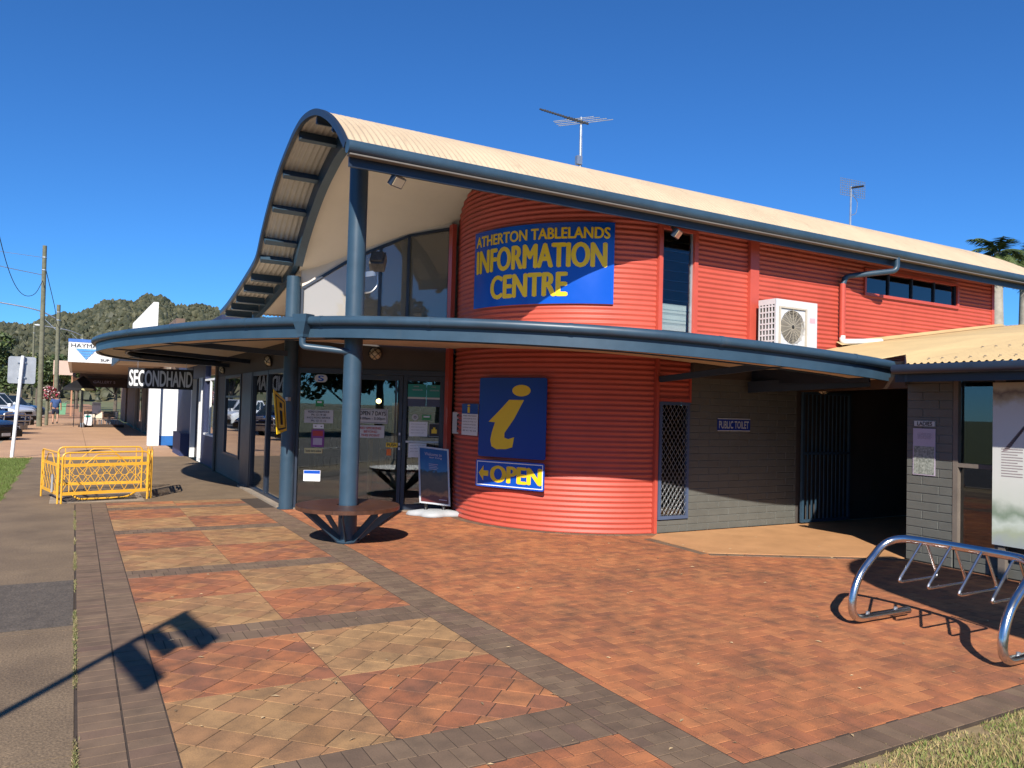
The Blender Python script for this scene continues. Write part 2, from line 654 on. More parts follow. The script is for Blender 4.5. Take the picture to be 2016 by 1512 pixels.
def simple_sign(name, label, cat, face, w, h, th, base, texts=(), tm=None, border=None, rects=(), group=None, r=0.0):
    """a plate with lettering lines; texts: (string, x0, y0, x1, y1[, material]) in fractions of the plate"""
    t = thing(name, label, cat, tuple(face.o), group)
    face.plate(w, h, th, 'plate', base, t, r)
    for (x0, y0, x1, y1, m) in rects:
        mb = MB()
        face.rect(mb, x0 * w, y0 * h, x1 * w, y1 * h, th + 0.0004, th + 0.002)
        mb.build('panel', m, t)
    if border:
        mb = MB()
        bw, ins, bm = border
        for (x0, y0, x1, y1) in ((ins, ins, w - ins, ins + bw), (ins, h - ins - bw, w - ins, h - ins), (ins, ins + bw, ins + bw, h - ins - bw), (w - ins - bw, ins + bw, w - ins, h - ins - bw)):
            face.rect(mb, x0, y0, x1, y1, th, th + 0.002)
        mb.build('border', bm, t)
    for tx in texts:
        mb = MB()
        m = tx[5] if len(tx) > 5 else tm
        face.text(mb, tx[0], tx[1] * w, tx[2] * h, tx[3] * w, tx[4] * h, th + 0.0035, bold=tx[6] if len(tx) > 6 else 0.02)
        mb.build('lettering', m, t)
    return t


def proj_px(p):
    d = Vector(p) - Vector((0, 0, CAM_H))
    z = d.dot(fw)
    if z < 0.1:
        return None
    return 1008 + F_PX * d.dot(rt2) / z, 756 - F_PX * d.dot(up2) / z, z


# ------------------------------------------------------------------ ground, road, footpath
g = MB()
g.add([(-2500, -2500, -0.26), (2500, -2500, -0.26), (2500, 2500, -0.26), (-2500, 2500, -0.26)], [(0, 1, 2, 3)])
struct('ground', g, SOIL)
g = MB()
g.add([(-15, -120, -0.14), (-2.35, -120, -0.14), (-2.35, 400, -0.14), (-15, 400, -0.14)], [(0, 1, 2, 3)])
struct('road', g, ASPH)
g = MB()
for y in range(-40, 160, 12):
    g.add([(-8.75, y, -0.136), (-8.6, y, -0.136), (-8.6, y + 4, -0.136), (-8.75, y + 4, -0.136)], [(0, 1, 2, 3)])
struct('road_marking', g, mat('road_paint', (0.6, 0.6, 0.56), 0.8))
k = MB()
k.box((-2.35, -120, -0.3), (-2.15, 400, -0.005))
struct('kerb', k, mat('kerb_concrete', (0.30, 0.25, 0.18), 0.9, var=0.2, bump=0.3))
# beside the camera: verge, then old concrete footpath up to the paved band
g = MB()
g.box((-2.15, -60, -0.25), (-0.93, 24.2, -0.02))
struct('verge', g, DIRT)
g = MB()
for (a_, b_) in ((-60, 1.9), (1.906, 4.1), (4.106, 6.3), (6.306, 8.6), (8.606, 11.1), (11.106, 13.62)):
    g.box((-0.93, a_, -0.3), (0.06, b_, 0.0))
struct('footpath', g, CONC)
g = MB()
for (x0, x1, y0, y1) in ((-0.925, 2.9, 13.63, 16.2), (-0.925, 2.9, 16.215, 19.3), (-0.925, 2.9, 19.315, 24.2)):
    g.box((x0, y0, -0.3), (x1, y1, -0.001))
struct('footpath_slab', g, CONC)
g = MB()
g.box((-0.6, 6.41, -0.1), (0.055, 7.98, 0.004))
struct('bitumen_patch', g, PATCH)
# concrete collar round the hole behind the barriers
g = MB()
g.box((-0.28, 13.8, -0.1), (1.05, 15.0, 0.004))
struct('pit_surround', g, mat('pale_concrete', (0.36, 0.28, 0.20), 0.9, var=0.3, scale=4, bump=0.4))
g = MB()
g.box((-0.1, 13.98, -0.1), (0.95, 14.85, 0.009))
struct('pit_cover', g, PATCH)
g = MB()
for i in range(14):
    y0 = 24.21 + i * 3.0
    for (x0, x1) in ((-2.15, 0.39), (0.4, 2.9)):
        g.box((x0, y0, -0.3), (x1, y0 + 2.99, -0.002))
struct('far_footpath', g, CONC2)
g = MB()
g.box((-2.15, 66.3, -0.3), (2.9, 200, -0.012))
struct('distant_footpath', g, mat('red_dirt_path', (0.40, 0.20, 0.10), 0.9, var=0.2))
# lawn on the right beyond the edging and to the rear
g = MB()
g.box((0.5, -60, -0.25), (40, 2.44, -0.02))
struct('lawn', g, DIRT)

# ------------------------------------------------------------------ paving
g = MB()
g.box((0.062, 2.441, -0.2), (8.62, 13.62, -0.003))
g.box((0.062, -3, -0.2), (0.499, 2.44, -0.003))
struct('paving_bed', g, SAND)

PV_RED = paver_mat('red_pavers', [(0.41, 0.14, 0.06), (0.46, 0.165, 0.066), (0.51, 0.195, 0.078), (0.43, 0.15, 0.063), (0.37, 0.132, 0.062)], (0.085, 0.055, 0.038), 0.85, 0.9)
PV_YEL = paver_mat('yellow_pavers', [(0.34, 0.175, 0.075), (0.40, 0.225, 0.098), (0.44, 0.25, 0.11), (0.39, 0.20, 0.09), (0.36, 0.185, 0.085)], (0.11, 0.07, 0.042), 0.8, 1.1)
PV_PINK = paver_mat('brown_red_pavers', [(0.37, 0.13, 0.06), (0.43, 0.155, 0.065), (0.48, 0.195, 0.078), (0.36, 0.135, 0.065), (0.30, 0.12, 0.065)], (0.085, 0.055, 0.038), 0.85, 1.1)
PV_DARK = paver_mat('brown_edge_pavers', [(0.165, 0.105, 0.068), (0.20, 0.13, 0.082), (0.22, 0.145, 0.09), (0.18, 0.108, 0.075)], (0.07, 0.05, 0.035), 0.6, 1.3)


def clip_half(poly, nx, ny, c):
    """keep the side nx*x + ny*y <= c"""
    out = []
    for i in range(len(poly)):
        a, b = poly[i], poly[(i + 1) % len(poly)]
        da, db = nx * a[0] + ny * a[1] - c, nx * b[0] + ny * b[1] - c
        if da <= 0:
            out.append(a)
        if da * db < 0:
            t = da / (da - db)
            out.append((a[0] + (b[0] - a[0]) * t, a[1] + (b[1] - a[1]) * t))
    return out


def clip_rect(poly, x0, y0, x1, y1):
    for (nx, ny, c) in ((1, 0, x1), (-1, 0, -x0), (0, 1, y1), (0, -1, -y0)):
        if len(poly) < 3:
            return []
        poly = clip_half(poly, nx, ny, c)
    return poly


def area(p):
    return 0.5 * sum(p[i][0] * p[(i + 1) % len(p)][1] - p[(i + 1) % len(p)][0] * p[i][1] for i in range(len(p)))


def shrink(poly, d):
    c = (sum(p[0] for p in poly) / len(poly), sum(p[1] for p in poly) / len(poly))
    out = poly
    # inset every edge by d (convex polygons)
    n = len(poly)
    sgn = 1 if area(poly) > 0 else -1
    for i in range(n):
        a, b = poly[i], poly[(i + 1) % n]
        ex, ey = b[0] - a[0], b[1] - a[1]
        l = math.hypot(ex, ey)
        if l < 1e-6:
            continue
        nx, ny = sgn * ey / l, -sgn * ex / l
        out = clip_half(out, nx, ny, nx * a[0] + ny * a[1] - d)
        if len(out) < 3:
            return []
    return out


def paver_geo(mb, poly, z, tone, gap=0.003, ch=0.0012, tilt=True):
    if area(poly) < 0:
        poly = poly[::-1]
    p0 = shrink(poly, gap)
    if len(p0) < 3 or abs(area(p0)) < 2e-4:
        return False
    cx, cy = sum(p[0] for p in p0) / len(p0), sum(p[1] for p in p0) / len(p0)
    k = 1 - ch / max(0.03, math.sqrt(abs(area(p0))) * 0.5)
    dz = random.uniform(-0.0009, 0.0009) if tilt else 0
    tx, ty = random.uniform(-0.006, 0.006), random.uniform(-0.006, 0.006)
    n = len(p0)
    vs = [(x, y, z - 0.03) for x, y in p0]
    vs += [(x, y, z - 0.0015 + dz + (x - cx) * tx + (y - cy) * ty) for x, y in p0]
    vs += [(cx + (x - cx) * k, cy + (y - cy) * k, z + dz + (x - cx) * tx + (y - cy) * ty) for x, y in p0]
    fs = [tuple(range(2 * n, 3 * n))]
    for i in range(n):
        j = (i + 1) % n
        fs.append((i, j, n + j, n + i))
        fs.append((n + i, n + j, 2 * n + j, 2 * n + i))
    mb.add(vs, fs, tone)
    return True


def lay(name, label_mats, pieces, limit=300):
    """pieces: (poly, z, material). The largest in view become parts, the rest one stuff part"""
    root = bpy.data.objects.new(name, None)
    COL.objects.link(root)
    root['kind'] = 'structure'
    def size(pc):
        cx = sum(p[0] for p in pc[0]) / len(pc[0])
        cy = sum(p[1] for p in pc[0]) / len(pc[0])
        q = proj_px((cx, cy, 0))
        if q is None or not (-40 < q[0] < 2056 and q[1] < 1560):
            return 0
        return abs(area(pc[0])) / q[2] ** 3
    pieces = sorted(pieces, key=size, reverse=True)
    rest = {}
    n = 0
    for (poly, z, m) in pieces:
        tone = random.random()
        if n < limit:
            mb = MB()
            if paver_geo(mb, poly, z, tone):
                mb.build('paver', m, root, tone=True)
                n += 1
        else:
            mb = rest.setdefault(m.name, (m, MB()))[1]
            paver_geo(mb, poly, z, tone)
    for m, mb in rest.values():
        if mb.v:
            o = mb.build('paver_field', m, root, tone=True)
            o['kind'] = 'stuff'
    return root


def rect(x0, y0, x1, y1):
    return [(x0, y0), (x1, y0), (x1, y1), (x0, y1)]


# edging bands
bands = []
y = 1.0
while y < 13.55:
    for (x0, x1) in ((0.075, 0.278), (0.282, 0.484)):
        bands.append((rect(x0, y, x1, min(y + 0.105, 13.6)), 0.0, PV_DARK))
    y += 0.105
CB = [(3.19, 3.61), (5.58, 5.98), (7.88, 8.22), (10.45, 10.76), (12.7, 13.0)]
for (y0, y1) in CB:
    ym = (y0 + y1) / 2
    for r_, (a, b) in enumerate(((y0, ym), (ym, y1))):
        x = 0.486 - (0.05 if r_ else 0)
        while x < 2.49:
            p = clip_rect(rect(x, a, x + 0.104, b), 0.486, y0, 2.49, y1)
            if p:
                bands.append((p, 0.0, PV_DARK))
            x += 0.104
y = 1.0
row = 0
while y < 12.3:
    for (x0, x1) in (((2.494, 2.66), (2.66, 2.816)) if row % 2 == 0 else ((2.494, 2.575), (2.575, 2.735), (2.735, 2.816))):
        bands.append((rect(x0, y, x1, y + 0.105), 0.0, PV_DARK))
    y += 0.105
    row += 1
x = 0.5
while x < 8.5:                                        # soldier course along the lawn
    bands.append((rect(x, 2.445, x + 0.105, 2.648), 0.0, PV_DARK))
    x += 0.105
lay('edging_paving', None, bands)

# panels of diamond-laid pavers, coloured by quadrant
panels = []
S = 0.2
for (y0, y1) in ((1.0, 3.19), (3.61, 5.58), (5.98, 7.88), (8.22, 10.45), (10.76, 12.7), (13.0, 13.6)):
    if y0 < 3:
        continue
    xm, ym = 1.45, (y0 + y1) / 2
    for (a, b, c, d, m) in ((0.486, y0, xm, ym, PV_YEL), (xm, y0, 2.49, ym, PV_PINK), (0.486, ym, xm, y1, PV_PINK), (xm, ym, 2.49, y1, PV_YEL)):
        u = 0.7071
        for i in range(-40, 110):
            for j in range(-80, 80):
                ox, oy = i * S, j * S + (S * 0.5 if i % 2 else 0) * 0.25
                q = [((px - py) * u, (px + py) * u) for (px, py) in ((ox, oy), (ox + S, oy), (ox + S, oy + S), (ox, oy + S))]
                if max(p[0] for p in q) < a or min(p[0] for p in q) > c or max(p[1] for p in q) < b or min(p[1] for p in q) > d:
                    continue
                p = clip_rect(q, a, b, c, d)
                if len(p) >= 3 and abs(area(p)) > 8e-4:
                    panels.append((p, 0.0, m))
lay('diamond_panel_paving', None, panels)

# red herringbone field
APRON = [(6.62, 7.88), (6.58, 6.80), (8.6, 5.66), (9.75, 5.66), (9.75, 8.12), (6.93, 8.12)]
DC = (7.15, 10.25)
DR = 2.08


def inside(poly, x, y):
    c = False
    for i in range(len(poly)):
        (x1, y1), (x2, y2) = poly[i], poly[i - 1]
        if (y1 > y) != (y2 > y) and x < (x2 - x1) * (y - y1) / (y2 - y1) + x1:
            c = not c
    return c


field = []
W = 0.1035
for i in range(0, 90):
    for j in range(0, 110):
        x0, y0 = 0.486 + (i - 2) * W, 2.66 + (j - 2) * W
        mm = (i - j) % 4
        if mm == 0:
            q = rect(x0, y0, x0 + 2 * W, y0 + W)
        elif mm == 3:
            q = rect(x0, y0, x0 + W, y0 + 2 * W)
        else:
            continue
        for reg in ((2.82, 2.652, 8.57, 12.4), (0.488, 2.652, 2.492, 3.186)):
            p = clip_rect(q, *reg)
            if len(p) < 3 or abs(area(p)) < 1e-3:
                continue
            cx, cy = sum(v[0] for v in p) / len(p), sum(v[1] for v in p) / len(p)
            if inside(APRON, cx, cy) or math.hypot(cx - DC[0], cy - DC[1]) < DR - 0.15 or (cx > 6.9 and cy > 8.25):
                continue
            if cy - 12.15 > -0.516 * (cx - 3.02) + 0.1:
                continue
            field.append((p, 0.0, PV_RED))
lay('herringbone_paving', None, field)

# tan entry floor with its brown edging
g = MB()
g.prism(APRON[:3] + [(14, 5.66), (14, 8.12)] + APRON[5:], -0.05, 0.006)
tanf = struct('toilet_floor', g, TAN)
edge = MB()
P = [(6.93, 8.0), (6.60, 7.86), (6.56, 6.78), (8.58, 5.63)]
bl = []
for a, b in zip(P[1:-1], P[2:]):
    d = Vector((b[0] - a[0], b[1] - a[1]))
    l = d.length
    d.normalize()
    nrm = Vector((d.y, -d.x)) * (1 if a[1] > 7 else 1)
    n = max(1, int(l / 0.21))
    for k_ in range(n):
        s0, s1 = l * k_ / n, l * (k_ + 1) / n
        A, B = Vector(a) + d * s0, Vector(a) + d * s1
        nn = -nrm if False else nrm
        bl.append(([(A.x, A.y), (B.x, B.y), (B.x - nn.x * -0.11, B.y - nn.y * -0.11), (A.x - nn.x * -0.11, A.y - nn.y * -0.11)], 0.005, PV_DARK))
# curved edging along the drum
for k_ in range(34):
    a0, a1 = R_(163 + k_ * 3.0), R_(163 + (k_ + 1) * 3.0)
    q = [(DC[0] + r * math.cos(a), DC[1] + r * math.sin(a)) for (r, a) in ((DR + 0.01, a0), (DR + 0.13, a0), (DR + 0.13, a1), (DR + 0.01, a1))]
    bl.append((q, 0.005, PV_DARK))
lay('base_edging_paving', None, bl)

# ------------------------------------------------------------------ information centre
IC = thing('information_centre', 'red corrugated information centre with wave-shaped cream roof and blue curved awning', 'building', (6.0, 10.0, 0))
XF = 2.355                                            # street end of the roof
PR = catmull([(y_ * 1.0105, (z_ - 1.65) * 1.0105 + 1.65) for (y_, z_) in [(7.66, 4.31), (7.96, 4.57), (8.36, 4.83), (8.87, 5.05), (9.42, 5.15), (9.83, 5.12), (10.22, 5.01), (10.6, 4.87), (10.97, 4.68),
              (11.35, 4.43), (11.7, 4.15), (12.0, 3.87), (12.3, 3.76), (12.9, 3.64), (13.7, 3.50), (14.5, 3.38), (15.2, 3.31)]], 5)
PY = np.array([p[0] for p in PR])
PZ = np.array([p[1] for p in PR])


def zroof(y):
    return float(np.interp(y, PY, PZ))


def pnorm(i):
    a, b = PR[max(i - 1, 0)], PR[min(i + 1, len(PR) - 1)]
    dy, dz = b[0] - a[0], b[1] - a[1]
    l = math.hypot(dy, dz)
    return (-dz / l, dy / l)


def xend(y):
    return 16.7 - 1.25 * (min(y, 10.5) - 7.66)


# roof sheet, corrugations running over the vault
mb = MB()
PITCH_C = 0.076
nx = int((16.7 - XF) / PITCH_C * 6)
vs, fs = [], []
for i, (y, z) in enumerate(PR):
    ny_, nz_ = pnorm(i)
    for j in range(nx + 1):
        x = XF + (16.7 - XF) * j / nx
        a = 0.010 * math.sin(2 * math.pi * (x - XF) / PITCH_C)
        vs.append((min(x, xend(y)), y + ny_ * a, z + nz_ * a))
for i in range(len(PR) - 1):
    for j in range(nx):
        b = i * (nx + 1) + j
        fs.append((b, b + 1, b + nx + 2, b + nx + 1))
mb.add(vs, fs)
roof = mb.build('roof', CREAM, IC, smooth='all')


def prof_strip(x0, x1, off0, off1, i0=0, i1=None):
    """solid strip following the roof profile between two offsets below it"""
    i1 = len(PR) if i1 is None else i1
    mb = MB()
    vs = []
    for i in range(i0, i1):
        ny_, nz_ = pnorm(i)
        y, z = PR[i]
        for (x, o) in ((x0, off0), (x1, off0), (x1, off1), (x0, off1)):
            vs.append((x, y - ny_ * o, z - nz_ * o))
    n = i1 - i0
    fs = []
    for i in range(n - 1):
        for k in range(4):
            fs.append((i * 4 + k, i * 4 + (k + 1) % 4, i * 4 + 4 + (k + 1) % 4, i * 4 + 4 + k))
    fs += [(0, 1, 2, 3), tuple(reversed(range((n - 1) * 4, n * 4)))]
    return mb.add(vs, fs)


und = MB()
vs, fs = [], []
nu_ = int(0.5 / PITCH_C * 8)
for i, (y, z) in enumerate(PR):
    ny_, nz_ = pnorm(i)
    for j in range(nu_ + 1):
        x = XF + 0.02 + 0.51 * j / nu_
        a = 0.010 * math.sin(2 * math.pi * (x - XF) / PITCH_C) - 0.006
        vs.append((x, y + ny_ * a, z + nz_ * a))
for i in range(len(PR) - 1):
    for j in range(nu_):
        b = i * (nu_ + 1) + j
        fs.append((b, b + nu_ + 1, b + nu_ + 2, b + 1))
und.add(vs, fs)
und.build('sheet_underside', mat('zinc_underside', (0.50, 0.46, 0.40), 0.5, var=0.12, scale=3), roof, smooth='all')
prof_strip(XF - 0.03, XF + 0.02, -0.025, 0.05).build('barge_capping', NAVY, roof, smooth=True)
# curved rafter over the two columns, stopping on the far one
iA = next(i for i, p in enumerate(PR) if p[0] > 7.82)
iB = next(i for i, p in enumerate(PR) if p[0] > 12.12)
prof_strip(2.86, 2.98, 0.03, 0.25, iA, iB).build('arch_beam', BLUE, IC, smooth=True)
prof_strip(2.87, 2.95, 0.03, 0.15, iB - 1).build('rafter', BLUE, IC, smooth=True)
# purlins of the street overhang
for yy in (8.35, 9.1, 9.95, 10.75, 11.4, 11.86, 12.12, 12.75, 13.35, 13.95, 14.55, 15.1):
    i = int(np.argmin(abs(PY - yy)))
    ny_, nz_ = pnorm(i)
    y, z = PR[i]
    mb = MB()
    n = Vector((0, ny_, nz_))
    t = Vector((0, nz_, -ny_))
    c = Vector(((XF + 0.02 + 2.86) / 2, y, z)) - n * 0.075
    mb.obox(c, (1, 0, 0), t, n, (2.86 - XF - 0.03) / 2, 0.022, 0.06)
    mb.obox(c - n * 0.058 - t * 0.02, (1, 0, 0), t, n, (2.86 - XF - 0.03) / 2, 0.04, 0.006)
    mb.build('purlin', BLUE, roof)
# cream ceiling lining behind the arch
i0 = next(i for i, p in enumerate(PR) if p[0] > 7.86)
prof_strip(2.99, 15.2, 0.10, 0.115, i0, next(i for i, p in enumerate(PR) if p[0] > 14.8)).build('soffit', SOFF, IC, smooth=True)
# eave gutter and fascia
mb = MB()
mb.tube([(XF - 0.02, 7.68, 4.30), (16.75, 7.68, 4.30)], 0.072, 14)
gut = mb.build('eave_gutter', BLUE, IC, smooth=True)
mb = MB()
mb.box((XF + 0.03, 7.755, 4.12), (16.5, 7.79, 4.33))
mb.build('fascia', NAVY, IC)
mb = MB()
mb.box((XF, 7.65, 4.215), (16.6, 7.745, 4.23))
mb.build('gutter_edge', mat('grey_flashing', (0.17, 0.15, 0.13), 0.5), gut)
# columns
for (x, y, zt) in ((2.89, 8.98, 4.80), (2.92, 12.17, 3.62)):
    mb = MB()
    mb.lathe([(0.0, 0.0), (0.135, 0.0), (0.135, 0.012), (0.11, 0.012), (0.11, zt), (0, zt)], (x, y, 0.004), 28)
    mb.build('column', BLUE, IC, smooth=True)


def corr_panel(x0, x1, z0, z1, y, pitch=0.0705, amp=0.0095, top=None):
    mb = MB()
    n = max(2, int((z1 - z0) / pitch * 6))
    vs = []
    for k in range(n + 1):
        z = z0 + (z1 - z0) * k / n
        a = amp * math.sin(2 * math.pi * z / pitch)
        vs += [(x0, y - a, z), (x1, y - a, z)]
    return mb.add(vs, [(2 * k, 2 * k + 1, 2 * k + 3, 2 * k + 2) for k in range(n)])


# drum
mb = MB()
nt_, pitch = 64, 0.0705
A0, A1 = 140.0, 262.6
nz = int(4.95 / pitch * 6)
vs, fs = [], []
for k in range(nz + 1):
    z = 0.004 + 4.95 * k / nz
    a = 0.0095 * math.sin(2 * math.pi * z / pitch)
    for j in range(nt_ + 1):
        t = R_(A0 + (A1 - A0) * j / nt_)
        yy = DC[1] + (DR + a) * math.sin(t)
        vs.append((DC[0] + (DR + a) * math.cos(t), yy, min(z, zroof(yy) - 0.116)))
for k in range(nz):
    for j in range(nt_):
        b = k * (nt_ + 1) + j
        fs.append((b, b + 1, b + nt_ + 2, b + nt_ + 1))
mb.add(vs, fs)
mb.build('drum_wall', RED, IC, smooth='all')
mb = MB()
mb.box((6.885, 8.135, 0.0), (6.935, 8.23, 4.58))
mb.build('drum_edge_trim', REDTRIM, IC)
mb = MB()
mb.box((5.06, 10.93, 0.0), (5.13, 11.06, 4.52))
mb.build('entry_edge_trim', REDTRIM, IC)

WY = 8.19                                             # upper wall plane
mb = MB()
for (x0, x1, z0, z1) in ((6.94, 7.60, 4.215, 4.62), (6.94, 7.60, 2.25, 2.75), (7.60, 8.62, 2.2, 4.62), (8.80, 10.62, 2.2, 4.62), (10.62, 11.30, 2.4, 4.62),
                         (11.30, 13.97, 4.13, 4.62), (11.30, 13.97, 2.4, 3.70), (13.97, 15.06, 2.6, 4.62)):
    q = corr_panel(x0, x1, z0, z1, WY)
    mb.add(q.v, q.f)
mb.build('upper_wall', RED, IC, smooth='all')
mb = MB()
mb.box((8.62, WY - 0.06, 2.4), (8.80, WY + 0.05, 4.62))
mb.build('pilaster', REDTRIM, IC)
mb = MB()
mb.box((15.06, WY - 0.02, 2.6), (15.14, WY + 0.1, 4.62))
mb.box((15.05, WY + 0.05, 2.6), (15.13, 14.6, 4.2))
mb.build('end_wall', REDTRIM, IC)
mb = MB()
mb.box((3.35, 12.15, 2.6), (3.42, 14.9, 3.25))
mb.build('side_wall', REDTRIM, IC)

# tall louvre window
win = MB()
for (a, b) in (((6.94, WY - 0.04, 2.72), (7.60, WY + 0.05, 2.775)), ((6.94, WY - 0.04, 4.19), (7.60, WY + 0.05, 4.23)), ((6.936, WY - 0.04, 2.776), (6.966, WY + 0.05, 4.189)), ((7.54, WY - 0.04, 2.776), (7.61, WY + 0.05, 4.189))):
    win.box(a, b)
w1 = win.build('louvre_window', REDTRIM, IC)
mb = MB()
mb.box((6.968, WY + 0.0, 2.777), (6.985, WY + 0.04, 4.188))
mb.box((7.515, WY + 0.0, 2.777), (7.538, WY + 0.04, 4.188))
mb.build('frame', ALU, w1)
zz = 2.80
while zz < 4.15:
    mb = MB()
    c = Vector((7.25, WY + 0.02, zz + 0.07))
    mb.obox(c, (1, 0, 0), (0, math.cos(R_(87)), math.sin(R_(87))), (0, -math.sin(R_(87)), math.cos(R_(87))), 0.264, 0.078, 0.003)
    mb.build('louvre_blade', GLASSL, w1)
    zz += 0.138
mb = MB()
mb.box((6.975, WY + 0.075, 2.80), (7.50, WY + 0.085, 3.17))
mb.build('window_backing', mat('pale_blind', (0.62, 0.70, 0.68), 0.6, var=0.05), w1)
mb = MB()
mb.lathe([(0.0, 0.0), (0.03, 0.01), (0.03, 0.05), (0, 0.055)], (7.07, WY + 0.4, 3.62), 12, (0.2, -1, -0.1))
mb.build('ceiling_lamp', emit_mat('lit_downlight', (1, 0.95, 0.85), 4), w1)
# high strip window
fr = MB()
for (a, b) in (((11.30, WY - 0.03, 3.68), (13.97, WY + 0.06, 3.73)), ((11.30, WY - 0.03, 4.10), (13.97, WY + 0.06, 4.14)), ((11.296, WY - 0.03, 3.731), (11.34, WY + 0.06, 4.099)), ((13.92, WY - 0.03, 3.731), (13.98, WY + 0.06, 4.099))):
    fr.box(a, b)
w2 = fr.build('strip_window', REDTRIM, IC)
for i in range(4):
    x0 = 11.342 + i * 0.646
    mb = MB()
    mb.box((x0 + 0.02, WY + 0.03, 3.735), (x0 + 0.62, WY + 0.036, 4.096))
    mb.build('pane', GLASSD, w2)
    mb = MB()
    mb.box((x0 + 0.621, WY + 0.0, 3.733), (x0 + 0.645, WY + 0.05, 4.098))
    mb.build('mullion', NAVY, w2)
mb = MB()
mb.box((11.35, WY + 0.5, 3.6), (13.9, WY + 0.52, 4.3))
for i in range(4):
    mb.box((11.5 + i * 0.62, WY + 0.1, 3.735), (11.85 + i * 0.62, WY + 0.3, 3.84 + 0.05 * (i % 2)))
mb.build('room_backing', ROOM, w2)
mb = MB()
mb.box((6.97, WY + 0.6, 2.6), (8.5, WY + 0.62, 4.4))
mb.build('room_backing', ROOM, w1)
# downpipe on the upper wall
mb = MB()
mb.tube(rounded_path([(11.42, 7.68, 4.25), (11.42, 7.68, 4.03), (10.72, 8.10, 3.92), (10.68, 8.12, 3.78)], 0.09), 0.045, 12)
dp = mb.build('downpipe', BLUE, IC, smooth=True)
mb = MB()
mb.tube([(10.68, 8.12, 3.80), (10.68, 8.12, 2.93)], 0.047, 12)
mb.build('lower_length', REDTRIM, dp, smooth=True)
mb = MB()
mb.tube(rounded_path([(10.68, 8.115, 2.96), (10.68, 8.115, 2.86), (11.5, 8.0, 2.915)], 0.06), 0.047, 12)
mb.build('shoe', WHITE, dp, smooth=True)

# ground floor wall right of the drum: screen window, red infill, painted blockwork
LY = 8.15
mb = MB()
for (x0, x1, z0, z1) in ((6.936, 7.49, 1.84, 2.5), (7.49, 8.06, 2.19, 2.5)):
    q = corr_panel(x0, x1, z0, z1, LY)
    mb.add(q.v, q.f)
mb.build('infill_wall', RED, IC, smooth='all')
mb = MB()
mb.box((7.475, LY - 0.03, 1.80), (7.50, LY + 0.03, 2.2))
mb.box((6.936, LY - 0.025, 1.80), (7.474, LY + 0.03, 1.845))
mb.build('infill_trim', REDTRIM, IC)
sw = MB()
for (a, b) in (((6.94, LY - 0.03, 0.19), (7.48, LY + 0.01, 0.235)), ((6.94, LY - 0.03, 1.755), (7.48, LY + 0.01, 1.798)), ((6.94, LY - 0.03, 0.236), (6.985, LY + 0.01, 1.754)), ((7.44, LY - 0.03, 0.236), (7.48, LY + 0.01, 1.754))):
    sw.box(a, b)
w3 = sw.build('screen_window', mat('security_frame_blue', (0.07, 0.10, 0.17), 0.4), IC)
mb = MB()
pit, zz = 0.072, 0
x0, x1, z0, z1 = 6.985, 7.44, 0.236, 1.754
k_ = -40
while k_ < 60:                                        # diamond grille, wires clipped to the frame
    for sgn in (1, -1):
        c = k_ * pit
        pts = []
        for (x) in (x0, x1):
            z = z0 + c + sgn * (x - x0) * 1.45
            pts.append((x, z))
        (xa, za), (xb, zb) = pts
        def cut(xa, za, xb, zb):
            t0, t1 = 0.0, 1.0
            dz = zb - za
            for lim, s in ((z0, 1), (z1, -1)):
                fa, fb = s * (za - lim), s * (zb - lim)
                if fa < 0 and fb < 0:
                    return None
                if fa < 0:
                    t0 = max(t0, fa / (fa - fb))
                if fb < 0:
                    t1 = min(t1, fa / (fa - fb))
            if t1 - t0 < 0.02:
                return None
            return ((xa + (xb - xa) * t0, za + dz * t0), (xa + (xb - xa) * t1, za + dz * t1))
        q = cut(xa, za, xb, zb)
        if q:
            mb.bar((q[0][0], LY - 0.02 - 0.004 * sgn, q[0][1]), (q[1][0], LY - 0.02 - 0.004 * sgn, q[1][1]), 0.004, 0.006, (0, 1, 0))
    k_ += 1.45
mb.build('diamond_grille', GALV, w3)
mb = MB()
mb.box((6.985, LY + 0.02, 0.236), (7.44, LY + 0.026, 1.754))
mb.build('pane', GLASSD, w3)
mb = MB()
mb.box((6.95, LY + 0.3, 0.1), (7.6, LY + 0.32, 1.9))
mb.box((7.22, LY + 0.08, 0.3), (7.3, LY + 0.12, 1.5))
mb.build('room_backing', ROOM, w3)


def block_mesh(l, h, d):
    m = MB()
    c = 0.004
    vs = [(0, d, 0), (l, d, 0), (l, d, h), (0, d, h), (0, c, 0), (l, c, 0), (l, c, h), (0, c, h), (c, 0, c), (l - c, 0, c), (l - c, 0, h - c), (c, 0, h - c)]
    fs = [(8, 9, 10, 11)]
    for a, b in ((0, 4), (4, 8)):
        for i in range(4):
            j = (i + 1) % 4
            fs.append((a + i, a + j, b + j, b + i))
    return m.add(vs, fs).mesh('block')


_blk = {}


